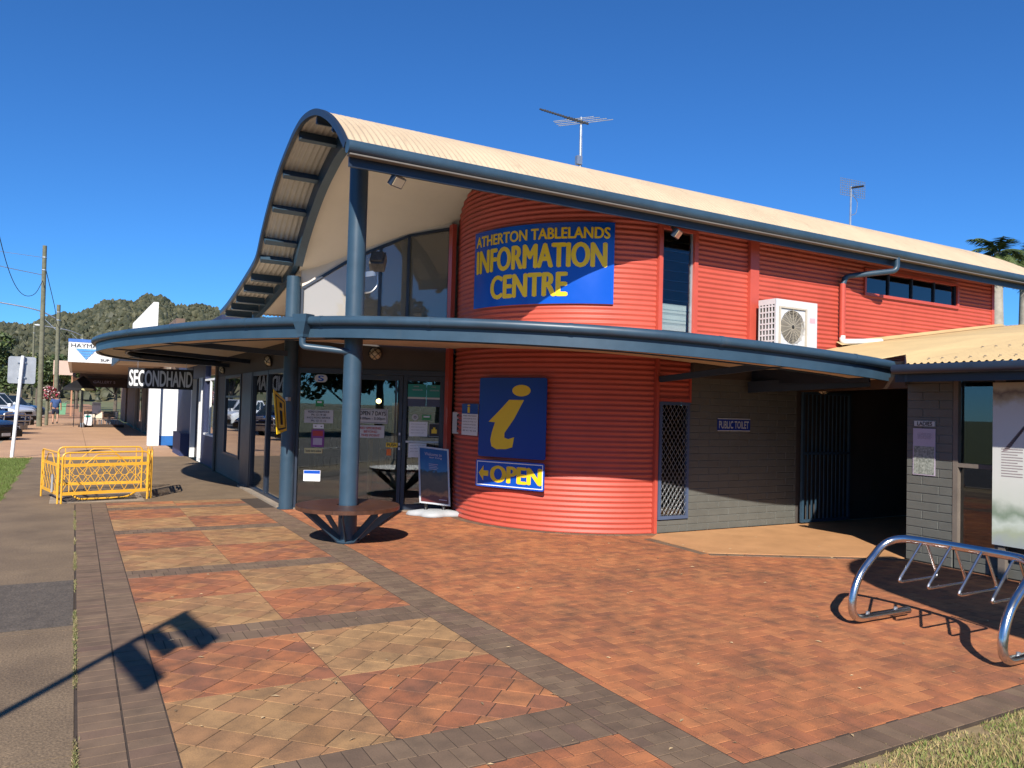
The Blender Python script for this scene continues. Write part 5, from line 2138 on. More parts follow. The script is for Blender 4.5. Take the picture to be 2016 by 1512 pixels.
# ------------------------------------------------------------------ signpost out of frame (casts the flag-like shadow) and shelter roof added out of view for its shadow
t = thing('finger_signpost', 'tall signpost with three side boards beside the kerb, shadow across the paving', 'signpost', (-1.95, 2.12, 0))
TANE = math.tan(SUN_EL)
PH = 4.0
tipx, tipy = 0.83, 6.49
bx, by = tipx - SX * PH / TANE, tipy - SY * PH / TANE
mb = MB()
mb.tube([(bx, by, -0.2), (bx, by, PH)], 0.032, 12)
mb.build('post', GALV, t)
hv = Vector((0.16, -0.987, 0))
for (s0, s1, l) in ((0.02, 0.32, 0.76), (0.44, 0.67, 0.50), (0.79, 1.04, 0.78)):
    z1, z0 = PH - s0 * TANE, PH - s1 * TANE
    c = Vector((bx, by, (z0 + z1) / 2)) + hv * (l / 2 + 0.03)
    mb = MB()
    mb.obox(c, hv, Vector((0.987, 0.16, 0)), (0, 0, 1), l / 2, 0.012, (z1 - z0) / 2)
    mb.build('board', ALU, t)
t = thing('shadow_slab', 'flat shelter roof with rounded end on two posts right of the rack, unseen, added to cast shade', 'slab', (5.6, 1.0, 0))  # unseen, outline shaped to throw the rounded shadow beside the rack
SH_ = 3.3
ox, oy = SX * SH_ / TANE, SY * SH_ / TANE
outl = [(6.42, 3.5), (6.68, 4.28), (6.90, 4.85), (7.22, 5.31), (7.50, 5.55), (7.78, 5.72), (8.2, 5.8), (8.52, 5.72), (8.5, 4.4), (8.5, 3.0), (6.3, 3.0)]
mb = MB()
mb.prism([(x - ox, y - oy) for x, y in catmull(outl[:8], 3) + outl[8:]], SH_, SH_ + 0.06)
mb.build('roof', NAVY, t)
for (x, y) in ((6.9, 3.9), (8.3, 5.0)):
    mb = MB()
    mb.tube([(x - ox, y - oy, -0.02), (x - ox, y - oy, SH_)], 0.05, 10)
    mb.build('post', GALV, t)

# ------------------------------------------------------------------ grass
def grass(name, label, fn_area, n, hmin, hmax, cols, seed, base_z=-0.02):
    rg = random.Random(seed)
    vs, fs, tn = [], [], []
    c = 0
    while c < n:
        p = fn_area(rg)
        if p is None:
            continue
        x, y, k = p
        a = rg.uniform(0, 6.283)
        h_ = rg.uniform(hmin, hmax) * k
        w_ = rg.uniform(0.002, 0.004) * (1 + h_ * 4)
        lx, ly = rg.gauss(0, 0.5) * h_, rg.gauss(0, 0.5) * h_
        b = len(vs)
        vs += [(x - w_ * math.cos(a), y - w_ * math.sin(a), base_z), (x + w_ * math.cos(a), y + w_ * math.sin(a), base_z), (x + lx, y + ly, base_z + h_)]
        fs.append((b, b + 1, b + 2))
        tn += [rg.random()] * 3
        c += 1
    mb = MB()
    mb.v, mb.f, mb.t = vs, fs, tn
    m = bpy.data.materials.new(name)
    nt, N, L, P = nodes_of(m)
    at = N.new('ShaderNodeAttribute')
    at.attribute_name = 'tone'
    geo = N.new('ShaderNodeNewGeometry')
    nz = N.new('ShaderNodeTexNoise')
    nz.inputs['Scale'].default_value = 1.6
    L.new(geo.outputs['Position'], nz.inputs['Vector'])
    ad = N.new('ShaderNodeMath')
    ad.operation = 'MULTIPLY_ADD'
    ad.inputs[1].default_value = 1.6
    L.new(nz.outputs['Fac'], ad.inputs[0])
    sb = N.new('ShaderNodeMath')
    sb.operation = 'SUBTRACT'
    L.new(at.outputs['Fac'], sb.inputs[0])
    sb.inputs[1].default_value = 0.85
    L.new(sb.outputs[0], ad.inputs[2])
    rp = N.new('ShaderNodeValToRGB')
    while len(rp.color_ramp.elements) < len(cols):
        rp.color_ramp.elements.new(0.5)
    for i, cc in enumerate(cols):
        rp.color_ramp.elements[i].position = i / (len(cols) - 1)
        rp.color_ramp.elements[i].color = (*cc, 1)
    L.new(ad.outputs[0], rp.inputs['Fac'])
    L.new(rp.outputs[0], P.inputs['Base Color'])
    P.inputs['Roughness'].default_value = 0.7
    o = mb.build(name, m, None, tone=True)
    return tag(o, label, 'grass', kind='stuff')


def corner_area(rg):
    x, y = rg.uniform(2.7, 6.6), rg.uniform(0.9, 2.5)
    edge_ = 2.46 + 0.07 * math.sin(x * 7) + 0.05 * math.sin(x * 23) + rg.gauss(0, 0.03)
    if x < 3.4:
        edge_ -= (3.4 - x) * 0.15
    if y > edge_:
        return None
    return x, y, 0.45 + 0.55 * min(1, (edge_ - y) / 0.3)


grass('corner_grass', 'patchy dry and green grass at the lower right corner', corner_area, 52000, 0.012, 0.045, [(0.42, 0.30, 0.13), (0.30, 0.26, 0.10), (0.17, 0.22, 0.045), (0.12, 0.19, 0.03)], 5)


def strip_area(rg):
    x, y = rg.uniform(-2.1, -0.9), rg.uniform(14.0, 24.0)
    if (y < 14.6 and x > -0.92 - (14.6 - y) * 0.2) or x > -0.93 + 0.04 * math.sin(y * 4):
        return None
    return x, y, 1.0


grass('verge_grass', 'short green grass strip by the footpath at the left edge', strip_area, 26000, 0.03, 0.07, [(0.10, 0.15, 0.025), (0.12, 0.18, 0.03), (0.15, 0.19, 0.04), (0.08, 0.13, 0.02)], 9)

grass('joint_weeds', 'sparse weeds and dry moss in the joint between footpath and brick band',
      lambda rg: (lambda y: (0.066 + rg.gauss(0, 0.006), y, 1.0) if math.sin(y * 2.3) + math.sin(y * 5.1) + rg.uniform(-1, 1) > 0.4 else None)(rg.uniform(3.0, 13.5)),
      4200, 0.004, 0.02, [(0.34, 0.26, 0.13), (0.28, 0.22, 0.10), (0.16, 0.17, 0.05), (0.12, 0.15, 0.04)], 31, -0.002)

# a little litter of dead leaves and twigs
rg = random.Random(21)
mb = MB()
for i in range(150):
    x, y = rg.uniform(0.5, 8.3), rg.uniform(2.6, 8.0)
    a, l, w_ = rg.uniform(0, 6.28), rg.uniform(0.008, 0.03), rg.uniform(0.003, 0.008)
    ca, sa = math.cos(a), math.sin(a)
    mb.add([(x - ca * l, y - sa * l, 0.006), (x + sa * w_, y - ca * w_, 0.008), (x + ca * l, y + sa * l, 0.007), (x - sa * w_, y + ca * w_, 0.011)], [(0, 1, 2, 3)], rg.random())
o = mb.build('leaf_litter', mat('dead_leaf', (0.40, 0.28, 0.15), 0.8, tone=True), None, tone=True)
tag(o, 'scattered tiny dead leaves and twigs on the paving', 'leaf litter', kind='stuff')

# ------------------------------------------------------------------ trees
def leaf_material(name, c0, c1):
    m = bpy.data.materials.new(name)
    nt, N, L, P = nodes_of(m)
    at = N.new('ShaderNodeAttribute')
    at.attribute_name = 'tone'
    rp = N.new('ShaderNodeValToRGB')
    rp.color_ramp.elements[0].color = (*c0, 1)
    rp.color_ramp.elements[1].color = (*c1, 1)
    L.new(at.outputs['Fac'], rp.inputs['Fac'])
    L.new(rp.outputs[0], P.inputs['Base Color'])
    P.inputs['Roughness'].default_value = 0.55
    return m


LEAFA = leaf_material('leaf_dark_green', (0.035, 0.06, 0.018), (0.10, 0.13, 0.035))
LEAFB = leaf_material('leaf_olive', (0.06, 0.075, 0.025), (0.15, 0.16, 0.05))
BARK = mat('bark', (0.13, 0.10, 0.075), 0.9, var=0.3, scale=4, bump=0.4)


def tree_meshes(seed, H, Rc, nleaf, leaf=0.28):
    rg = np.random.default_rng(seed)
    tr = MB()
    tr.tube([(0, 0, -0.3), (0.05, 0.02, H * 0.2), (-0.05, 0.06, H * 0.45), (0.04, 0, H * 0.7)], [H * 0.035, H * 0.028, H * 0.02, H * 0.01], 8)
    cl = []
    for i in range(16):
        a = rg.uniform(0, 6.283)
        rr_ = Rc * rg.uniform(0.15, 0.8)
        z = H * rg.uniform(0.42, 0.92)
        c = np.array([rr_ * math.cos(a), rr_ * math.sin(a), z])
        cl.append((c, Rc * rg.uniform(0.28, 0.5)))
        tr.tube([(0, 0, H * 0.3), tuple(c * np.array([0.5, 0.5, 0.9])), tuple(c)], [H * 0.014, H * 0.008, H * 0.003], 5)
    per = nleaf // len(cl)
    V, T = [], []
    for (c, r) in cl:
        d = rg.normal(size=(per, 3))
        d /= np.linalg.norm(d, axis=1)[:, None]
        rad = r * rg.uniform(0.55, 1.0, (per, 1)) ** 0.5
        p = c + d * rad * np.array([1, 1, 0.75])
        u = rg.normal(size=(per, 3))
        u /= np.linalg.norm(u, axis=1)[:, None]
        w = np.cross(u, rg.normal(size=(per, 3)))
        w /= np.linalg.norm(w, axis=1)[:, None]
        s = leaf * rg.uniform(0.5, 1.2, (per, 1))
        q = np.stack([p - u * s, p - w * s * 0.5, p + u * s, p + w * s * 0.5], 1)
        V.append(q.reshape(-1, 3))
        T.append(np.repeat(np.clip(rg.uniform(0, 1, per), 0, 1), 4))
    V = np.concatenate(V)
    T = np.concatenate(T)
    cm = MB()
    cm.v = [tuple(v) for v in V]
    cm.f = [(4 * i, 4 * i + 1, 4 * i + 2, 4 * i + 3) for i in range(len(V) // 4)]
    cm.t = list(T)
    return tr.mesh('trunk'), cm.mesh('crown', True)


TREES = [(*tree_meshes(1, 7, 2.8, 3600, 0.26), LEAFA), (*tree_meshes(2, 9, 3.2, 4200, 0.28), LEAFB), (*tree_meshes(3, 6, 3.3, 3600, 0.26), LEAFA)]


def tree(name, label, kind, loc, s, rz, group):
    t = thing(name, label, 'tree', loc, group, local=True, rz=rz)
    t.scale = (s, s, s)
    tm, cm, lm = TREES[kind]
    put('trunk', tm, BARK, t)
    put('crown', cm, lm, t)
    return t


for (lab, kd, x, y, s, rz) in (
        ('dark green tree cut by the left edge of the picture', 0, -7.6, 80, 1.05, 0.4),
        ('broad tree rising behind the grey sign plate', 2, -8.6, 118, 0.95, 1.2),
        ('olive tree left of the nearest power pole at the foot of the hill', 1, -5.4, 150, 1.0, 2.2),
        ('bushy tree just right of the nearest power pole below the hill', 2, -2.2, 140, 1.25, 3.0),
        ('tree behind the timber pole beneath the pink sign board', 0, 0.2, 120, 1.1, 4.0),
        ('tree seen under the far shop awnings', 2, 4.5, 110, 1.2, 5.0),
        ('low round tree at the end of the street', 1, -9.5, 185, 1.1, 0.9)):
    tree('street_tree', lab, kd, (x, y, -0.2), s, rz, 'trees at the end of the street')
# trees behind the camera that the windows mirror
for i, (x, y, s, kd) in enumerate(((-19, 8, 1.0, 0), (-21, 24, 1.1, 1), (-19, 40, 1.0, 2), (-26, -14, 1.1, 1), (-21, -20, 1.0, 2), (-17.5, -26, 1.1, 0), (-24, -28, 1.2, 1), (-13, -31, 1.1, 2), (-8, -36, 1.2, 0), (4, -36, 1.1, 1))):
    tree('park_tree', 'shade tree of the park across the road behind the camera', kd, (x, y, -0.2), s, i * 1.1, 'park trees behind the camera')

# ------------------------------------------------------------------ palms
def palm_meshes(seed, H, fr=16, Lf=2.6):
    rg = random.Random(seed)
    tr = MB()
    tr.tube([(0, 0, -0.5), (0.05, 0, H * 0.4), (0.0, 0.05, H * 0.8), (0, 0, H)], [0.27, 0.22, 0.2, 0.15], 10)
    cm = MB()
    for i in range(fr):
        a = 2 * math.pi * i / fr + rg.uniform(-0.2, 0.2)
        el = rg.uniform(-0.6, 1.25)
        L_ = Lf * rg.uniform(0.85, 1.1)
        pts = []
        d = Vector((math.cos(a) * math.cos(el), math.sin(a) * math.cos(el), math.sin(el)))
        p = Vector((0, 0, H))
        for k in range(11):
            pts.append(p.copy())
            d = (d + Vector((0, 0, -0.13))).normalized()
            p = p + d * (L_ / 10)
        cm.tube(pts, [0.03] * 5 + [0.015] * 6, 4)
        for k in range(2, 11):
            for sub in (0, 0.33, 0.66):
                q = pts[k].lerp(pts[k - 1], sub)
                dd = (pts[k] - pts[k - 1]).normalized()
                sd = dd.cross(Vector((0, 0, 1))).normalized()
                ln = 0.40 * math.sin(math.pi * min(0.95, (k - sub) / 11 + 0.06)) + 0.12
                for sg_ in (-1, 1):
                    tip = q + sd * (sg_ * ln * 0.75) + dd * (ln * 0.45) + Vector((0, 0, -ln * rg.uniform(0.15, 0.55)))
                    cm.add([q - dd * 0.03, q + dd * 0.03, tip], [(0, 1, 2)], rg.random())
    return tr.mesh('trunk'), cm.mesh('crown', True)


pm = palm_meshes(4, 7.9, 24, 1.25)
PALMB = mat('palm_trunk', (0.38, 0.34, 0.27), 0.85, var=0.25, scale=5, bump=0.4)
for (lab, x, y, s, rz) in (('palm tree with pale trunk behind the right end of the red building', 28.6, 15.3, 1.0, 0.3), ('second palm crown further right, cut by the picture edge', 31.0, 15.6, 1.02, 2.0)):
    t = thing('palm_tree', lab, 'palm tree', (x, y, -0.2), 'palms behind the building', local=True, rz=rz)
    t.scale = (s, s, s)
    put('trunk', pm[0], PALMB, t, True)
    put('crown', pm[1], LEAFA, t)

# ------------------------------------------------------------------ hill with its forest
def hill_h(az_deg, f):
    """height in metres at azimuth (degrees right of the street) and depth fraction"""
    prof = [(-14, 62), (-6, 70), (-4.2, 74), (-2.5, 77), (-1.6, 84), (-0.3, 92), (1.0, 101), (2.5, 110), (3.8, 116), (5.0, 115), (6.5, 111), (9, 107), (16, 95), (30, 60)]
    h = np.interp(az_deg, [p[0] for p in prof], [p[1] for p in prof])
    ridge = math.sin(min(1, f * 1.12) * math.pi / 2) ** 1.1
    return 0.84 * h * ridge * (1 + 0.05 * math.sin(az_deg * 2.1 + f * 7) * f) + 3 * math.sin(az_deg * 5.3) * f * (1 - f)


hl = MB()
NU, NV = 90, 26
def hp(u, v):
    az = -14 + 44 * u
    dist = 330 + 640 * v
    return (dist * math.sin(R_(az)), dist * math.cos(R_(az)), hill_h(az, v) - 0.6 if v < 1 else -5)
hl.grid(hp, NU, NV)
HILLM = mat('dry_hillside', (0.20, 0.155, 0.085), 0.95, var=0.3, scale=0.02, col2=(0.075, 0.085, 0.035))
o = hl.build('hill', HILLM, None, smooth='all')
o['kind'] = 'structure'
rg = random.Random(12)
fm = MB()
ico = [(0, 0, 1), (0.72, 0.53, 0.45), (-0.28, 0.85, 0.45), (-0.89, 0, 0.45), (-0.28, -0.85, 0.45), (0.72, -0.53, 0.45), (0.89, 0, -0.3), (0.28, 0.85, -0.3), (-0.72, 0.53, -0.3), (-0.72, -0.53, -0.3), (0.28, -0.85, -0.3)]
icf = [(0, 1, 2), (0, 2, 3), (0, 3, 4), (0, 4, 5), (0, 5, 1), (1, 6, 7), (1, 7, 2), (2, 7, 8), (2, 8, 3), (3, 8, 9), (3, 9, 4), (4, 9, 10), (4, 10, 5), (5, 10, 6), (5, 6, 1)]
for i in range(26000):
    u, v = rg.uniform(0.12, 0.75), rg.random() ** 0.75 * 0.965
    az = -14 + 44 * u
    # a thinner, drier patch high on the right flank
    thin = max(0.0, math.sin((az - 2.2) * 0.35)) * max(0.0, math.sin(v * 3.3 - 0.9))
    if rg.random() < thin * 0.62:
        continue
    x, y, z = hp(u, v)
    r = rg.uniform(0.7, 1.9) * (0.8 + 0.4 * rg.random())
    h_ = r * rg.uniform(0.9, 1.7)
    tn = min(1, max(0, rg.gauss(0.45, 0.25)))
    fm.add([(x + p[0] * r * rg.uniform(0.6, 1.25), y + p[1] * r * rg.uniform(0.6, 1.25), z + h_ * 0.7 + p[2] * h_ * rg.uniform(0.7, 1.15)) for p in ico], icf, tn)
o = fm.build('hill_forest', leaf_material('far_forest', (0.030, 0.036, 0.016), (0.105, 0.098, 0.048)), None, tone=True)
tag(o, 'dense dry eucalypt forest covering the hillside', 'forest', kind='stuff')
# rough grass ground at the hill foot
fg = MB()
fg.box((-60, 100, -0.3), (60, 345, -0.1))
struct('field', fg, mat('dry_field', (0.16, 0.16, 0.06), 0.95, var=0.3, scale=0.2))

# ------------------------------------------------------------------ poles, lamps, wires
def pole(label, x, y, h, r, arm=None):
    t = thing('power_pole', label, 'power pole', (x, y, -0.05), 'timber power poles along the kerb')
    mb = MB()
    mb.tube([(x, y, -0.05), (x - h * 0.012, y, h)], [r, r * 0.78], 12)
    mb.build('shaft', TIMBER, t, smooth=True)
    mb = MB()
    mb.lathe([(r * 0.86, 0), (r * 0.9, 0.02), (r * 0.9, 0.05), (r * 0.86, 0.07)], (x - h * 0.011, y, h * 0.93), 12)
    mb.lathe([(r * 0.86, 0), (r * 0.92, 0.02), (r * 0.92, 0.05), (r * 0.86, 0.07)], (x - h * 0.0105, y, h * 0.86), 12)
    mb.build('band', GALV, t)
    if arm:
        z0, l, rise = arm
        mb = MB()
        mb.tube(catmull([(x, y, z0), (x - l * 0.35, y - 0.2, z0 + rise * 0.62), (x - l, y - 0.4, z0 + rise)], 6), 0.045, 8)
        a = mb.build('lamp_arm', GALV, t, smooth=True)
        mb = MB()
        mb.lathe([(0.0, -0.4), (0.07, -0.38), (0.13, -0.1), (0.12, 0.15), (0.05, 0.3), (0.0, 0.3)], (x - l - 0.2, y - 0.4, z0 + rise), 10, (1, 0, -0.1))
        mb.build('lamp_head', SGREY, a, smooth='all')
        mb = MB()
        mb.bar((x, y, z0 - 0.9), (x - l * 0.3, y - 0.15, z0 - 0.05 + rise * 0.4), 0.04, 0.04)
        mb.build('stay', GALV, t)
    return t


pole('nearest tall timber power pole beside the kerb', -1.60, 48.5, 9.75, 0.135)
pole('second timber power pole with a long street lamp arm', -1.15, 64.0, 8.2, 0.16, (7.1, 4.3, 1.0))
pole('third power pole with lamp arm in front of the hill', 0.6, 96.0, 8.5, 0.15, (8.2, 4.0, 0.9))
pole('thin distant power pole left of the nearest one', -4.9, 120.0, 11.5, 0.15)
t = thing('service_wire', 'black overhead wire looping down to the nearest power pole', 'wire', (-1.7, 48, 9))
mb = MB()
mb.tube(catmull([(-1.72, 48.5, 7.9), (-2.0, 47.0, 6.95), (-2.35, 44.5, 6.55), (-2.6, 41.0, 6.75), (-2.72, 36, 7.5), (-2.72, 28, 8.9), (-2.6, 20, 10.6), (-2.3, 10, 12.5), (-2.2, 4, 13.6)], 6), 0.016, 5)
mb.build('cable', CABLE, t)
t = thing('street_wire', 'pale wire running from the nearest power pole to the left edge', 'wire', (-1.7, 48, 8))
mb = MB()
mb.tube(catmull([(-1.73, 48.5, 8.15), (-4.2, 47.5, 8.4), (-8, 46, 9.2), (-12, 44, 10.4)], 6), 0.02, 5)
mb.tube(catmull([(-1.73, 48.5, 9.1), (-5, 48, 9.2), (-12, 47, 9.6)], 6), 0.012, 5)
mb.build('cable', GALV, t)
t = thing('pole_cable', 'thin cables strung between the distant power poles', 'wire', (-1, 80, 7))
mb = MB()
mb.tube(catmull([(-1.65, 48.5, 8.6), (-1.3, 56, 7.2), (-1.22, 64, 6.6), (-0.4, 80, 6.4), (0.5, 96, 7.4)], 5), 0.02, 5)
mb.tube(catmull([(0.5, 96, 7.9), (-2, 108, 7.6), (-5, 120, 9.5)], 5), 0.02, 5)
mb.build('cable', CABLE, t)
# end of a street banner arm at the top left edge: a bare twig of a nearby tree
# grey road sign seen from the back
t = thing('road_sign', 'grey back of a square road sign on a white post at the left edge', 'sign', (-1.37, 24.3, 0))
mb = MB()
mb.tube([(-1.39, 24.3, -0.1), (-1.24, 24.3, 2.70)], 0.045, 12)
mb.build('post', SWHITE, t, smooth=True)
fs_ = Face((-1.57, 24.36, 1.96), (1, 0.05, 0), (0, 0, 1))
fs_.plate(0.63, 0.72, 0.012, 'plate', ALU, t, 0.06)
mb = MB()
for z in (2.1, 2.5):
    mb.box((-1.36, 24.33, z), (-1.16, 24.358, z + 0.04))
mb.build('clamp', GALV, t)

# ------------------------------------------------------------------ neighbouring shops
SH = thing('secondhand_shop', 'dark blue secondhand shop front next to the information centre', 'shop', (2.95, 23, 0))
BLUW = mat('shop_blue', (0.018, 0.026, 0.072), 0.6, var=0.2, scale=3, bump=0.1)
mb = MB()
for (y0, y1, z0, z1) in ((19.3, 21.9, 0, 0.75), (19.3, 19.7, 0.751, 3.0), (21.5, 21.9, 0.751, 3.0), (24.0, 27.5, 0, 3.0)):
    mb.box((2.96, y0, z0), (3.15, y1, z1))
mb.box((2.97, 19.3, 3.001), (3.4, 30.5, 3.7))
mb.box((2.97, 21.901, 2.25), (3.15, 23.999, 3.0))
mb.build('wall', BLUW, SH)
ww = MB()
ww.box((2.955, 19.701, 0.752), (3.02, 21.499, 0.80))
ww.box((2.955, 19.701, 2.15), (3.02, 21.499, 2.2))
ww.box((2.955, 20.55, 0.801), (3.0, 20.62, 2.149))
wo_ = ww.build('window', WHITE, SH)
mb = MB()
mb.box((3.03, 19.701, 0.801), (3.036, 21.499, 2.99))
mb.build('pane', GLASSD, wo_)
for y in (21.92, 22.28, 23.85):
    mb = MB()
    mb.box((2.93, y, 0), (3.06, y + 0.1, 2.249))
    mb.build('door_jamb', WHITE, SH)
mb = MB()
mb.box((3.08, 22.02, 0.02), (3.12, 23.85, 2.24))
mb.build('door', mat('shop_door_dark', (0.03, 0.02, 0.02), 0.5), SH)
mb = MB()
mb.box((2.72, 24.3, 0.0), (2.955, 26.2, 0.66))
mb.build('blue_crate_plinth', mat('plinth_blue', (0.03, 0.045, 0.13), 0.6, var=0.2), SH)
mb = MB()
mb.box((0.95, 21.2, 2.62), (2.96, 25.4, 2.70))
mb.build('canopy', SOFFB, SH)
mb = MB()
mb.box((0.90, 21.15, 2.56), (0.949, 25.4, 2.80))
mb.box((0.95, 21.15, 2.56), (2.95, 21.199, 2.80))
mb.build('canopy_fascia', NAVY, SH)
mb = MB()
for i in range(16):
    mb.box((2.925, 19.75, 0.95 + i * 0.075), (2.945, 19.80, 0.95 + i * 0.075 + 0.05))
mb.build('vertical_lettering', SGREY, SH)
ss = simple_sign('secondhand_sign', 'black and white hanging SECONDHAND sign under the awning', 'sign', Face((1.01, 19.0, 1.875), (1, 0, 0), (0, 0, 1)), 1.34, 0.455, 0.03, SBLK,
                 [('SECONDHAND', 0.02, 0.12, 0.98, 0.88, SWHITE, 0.03)], SWHITE)
mb = MB()
mb.tube([(1.2, 19.015, 2.33), (1.2, 19.015, 2.52)], 0.006, 5)
mb.tube([(2.2, 19.015, 2.33), (2.2, 19.015, 2.52)], 0.006, 5)
mb.build('chain', GALV, ss)
mb = MB()
mb.box((1.1, 18.98, 2.50), (2.92, 19.05, 2.53))
mb.build('hanger', NAVY, ss)

WW = thing('white_party_wall', 'white wall end with blue base projecting beside the secondhand shop', 'wall', (2.7, 30, 0))
mb = MB()
mb.box((2.28, 29.8, 0), (2.64, 30.2, 2.62))
mb.build('pier', WHITE, WW)
mb = MB()
mb.box((2.641, 29.95, 0.34), (3.4, 30.2, 2.62))
mb.build('wall', WHITE, WW)
mb = MB()
mb.box((2.641, 29.94, 0.0), (3.4, 30.2, 0.339))
mb.build('blue_base', mat('base_blue', (0.02, 0.14, 0.42), 0.6, var=0.2), WW)

HS = thing('supply_shop', 'white fronted supply shop with blue triangle sign and deep awning', 'shop', (2.9, 42, 0))
FSH = mat('shop_brown', (0.18, 0.115, 0.08), 0.7, var=0.25, scale=2)
mb = MB()
mb.box((3.1, 30.3, 0), (3.4, 58, 4.6))
mb.build('front_wall', FSH, HS)
mb = MB()
mb.box((-0.28, 34.0, 2.98), (2.95, 34.12, 3.75))
mb.box((-0.28, 34.121, 2.98), (-0.16, 50.0, 3.75))
mb.build('awning_fascia', WHITE, HS)
mb = MB()
mb.box((-0.29, 33.99, 3.751), (2.95, 34.14, 3.87))
mb.build('blue_band', mat('band_blue', (0.06, 0.17, 0.5), 0.5), HS)
mb = MB()
mb.box((-0.155, 34.125, 2.985), (3.099, 50.0, 3.06))
mb.build('awning_soffit', mat('awning_soffit_tan', (0.40, 0.30, 0.22), 0.8, var=0.1), HS)
ff = Face((-0.28, 33.988, 2.98), (1, 0, 0), (0, 0, 1))
mb = MB()
ff.text(mb, 'HAYMAN', 0.09, 0.565, 1.16, 0.72, 0.003, 0.0)
mb.build('lettering', SBLK, HS)
mb = MB()
ff.text(mb, 'SUP', 1.10, 0.07, 1.40, 0.16, 0.003, 0.02)
mb.build('lettering', SBLK, HS)
for i in range(4):
    mb = MB()
    z1 = 0.52 - i * 0.105
    z0 = z1 - 0.085
    wd = lambda z: 0.36 * (z - 0.10) / 0.42
    ff_ = [ff.p(0.60 - wd(z0), z0, 0.004), ff.p(0.60 + wd(z0), z0, 0.004), ff.p(0.60 + wd(z1), z1, 0.004), ff.p(0.60 - wd(z1), z1, 0.004)]
    mb.extr(ff_, (0, -0.003, 0))
    mb.build('blue_bar', mat('logo_blue', (0.10, 0.33, 0.70), 0.5), HS)
mb = MB()
mb.extr([(1.9, 33.95, 3.88), (2.80, 33.95, 3.88), (2.80, 33.95, 5.54), (2.62, 33.95, 5.54), (1.9, 33.95, 4.62)], (0, 0.18, 0))
mb.extr([(2.62, 34.131, 3.9), (2.80, 34.131, 3.9), (2.80, 34.131, 5.54), (2.62, 34.131, 5.54)], (0, 9, 0))
mb.build('parapet', WHITE, HS)
for i in range(7):
    y0 = 31.0 + i * 2.7
    mb = MB()
    mb.box((3.04, y0, 0.35), (3.099, y0 + 2.2, 2.35))
    f_ = mb.build('shop_window', mat('window_frame_brown', (0.10, 0.07, 0.05), 0.6), HS)
    mb = MB()
    mb.box((3.03, y0 + 0.1, 0.45), (3.036, y0 + 2.1, 2.25))
    mb.build('pane', GLASSD, f_)
for y in (30.9, 36.4, 41.9, 47.4):
    mb = MB()
    mb.box((2.90, y - 0.1, 0), (3.039, y + 0.05, 2.98))
    mb.build('pilaster', mat('pilaster_tan', (0.34, 0.27, 0.20), 0.7), HS)

GS = thing('gallery_shop', 'far brown gallery shopfront with lower awning at the end of the row', 'shop', (2.9, 55, 0))
mb = MB()
mb.box((0.2, 50.05, 2.72), (3.095, 50.2, 3.05))
mb.box((-0.15, 50.21, 2.75), (0.0, 62, 3.0))
mb.build('awning_fascia', mat('fascia_brown', (0.22, 0.15, 0.12), 0.7), GS)
mb = MB()
mb.box((0.001, 50.21, 2.70), (3.09, 62, 2.745))
mb.build('awning_soffit', mat('awning_soffit_tan', (0.40, 0.30, 0.22), 0.8), GS)
mb = MB()
mb.box((3.0, 58.01, 0), (3.3, 64, 2.69))
mb.build('wall', FSH, GS)
simple_sign('gallery_sign', 'dark brown GALLERY 5 board under the far awning', 'sign', Face((0.45, 49.9, 2.22), (1, 0, 0), (0, 0, 1)), 2.5, 0.5, 0.05, mat('gallery_brown', (0.045, 0.02, 0.015), 0.5),
            [('GALLERY 5', 0.18, 0.45, 0.62, 0.75, SLILAC, 0.0)], SLILAC)
t = thing('pink_signboard', 'blank pale pink sign board projecting beyond the far shops', 'sign', (-0.9, 70, 3))
mb = MB()
mb.box((-1.65, 75.0, 3.45), (-0.15, 75.2, 4.65))
mb.build('panel', mat('panel_pink', (0.62, 0.43, 0.33), 0.7, var=0.06), t)
mb = MB()
mb.box((-0.30, 75.05, -0.1), (-0.18, 75.15, 3.449))
mb.box((-1.6, 75.05, -0.1), (-1.5, 75.15, 3.449))
mb.build('post', mat('post_orange', (0.45, 0.22, 0.12), 0.7), t)

# ------------------------------------------------------------------ cafe things on the far footpath
t = thing('cafe_umbrella', 'black cafe umbrella with a pale oval logo on the far footpath', 'umbrella', (0.35, 50, 0))
ux, uy = 0.28, 47.5
mb = MB()
mb.tube([(ux + 0.1, uy, 0), (ux + 0.1, uy, 2.75)], 0.03, 8)
mb.build('pole', BLACK, t)
mb = MB()
cn = [(ux + 0.72 * sx_, uy + 0.72 * sy_, 2.12) for sx_, sy_ in ((-1.15, -1), (1, -1), (1, 1), (-1.15, 1))]
top = (ux + 0.1, uy, 2.78)
vs = cn + [top] + [(c_[0], c_[1], 1.98) for c_ in cn]
mb.add(vs, [(0, 1, 4), (1, 2, 4), (2, 3, 4), (3, 0, 4), (0, 5, 6, 1), (1, 6, 7, 2), (2, 7, 8, 3), (3, 8, 5, 0)])
mb.build('canopy', BLACK, t)
mb = MB()
pts = [(ux + 0.3 + 0.30 * math.cos(R_(a)), uy - 0.728, 2.05 + 0.07 * math.sin(R_(a))) for a in range(0, 360, 20)]
mb.extr(pts, (0, -0.004, 0))
mb.build('logo', SPALEY, t)


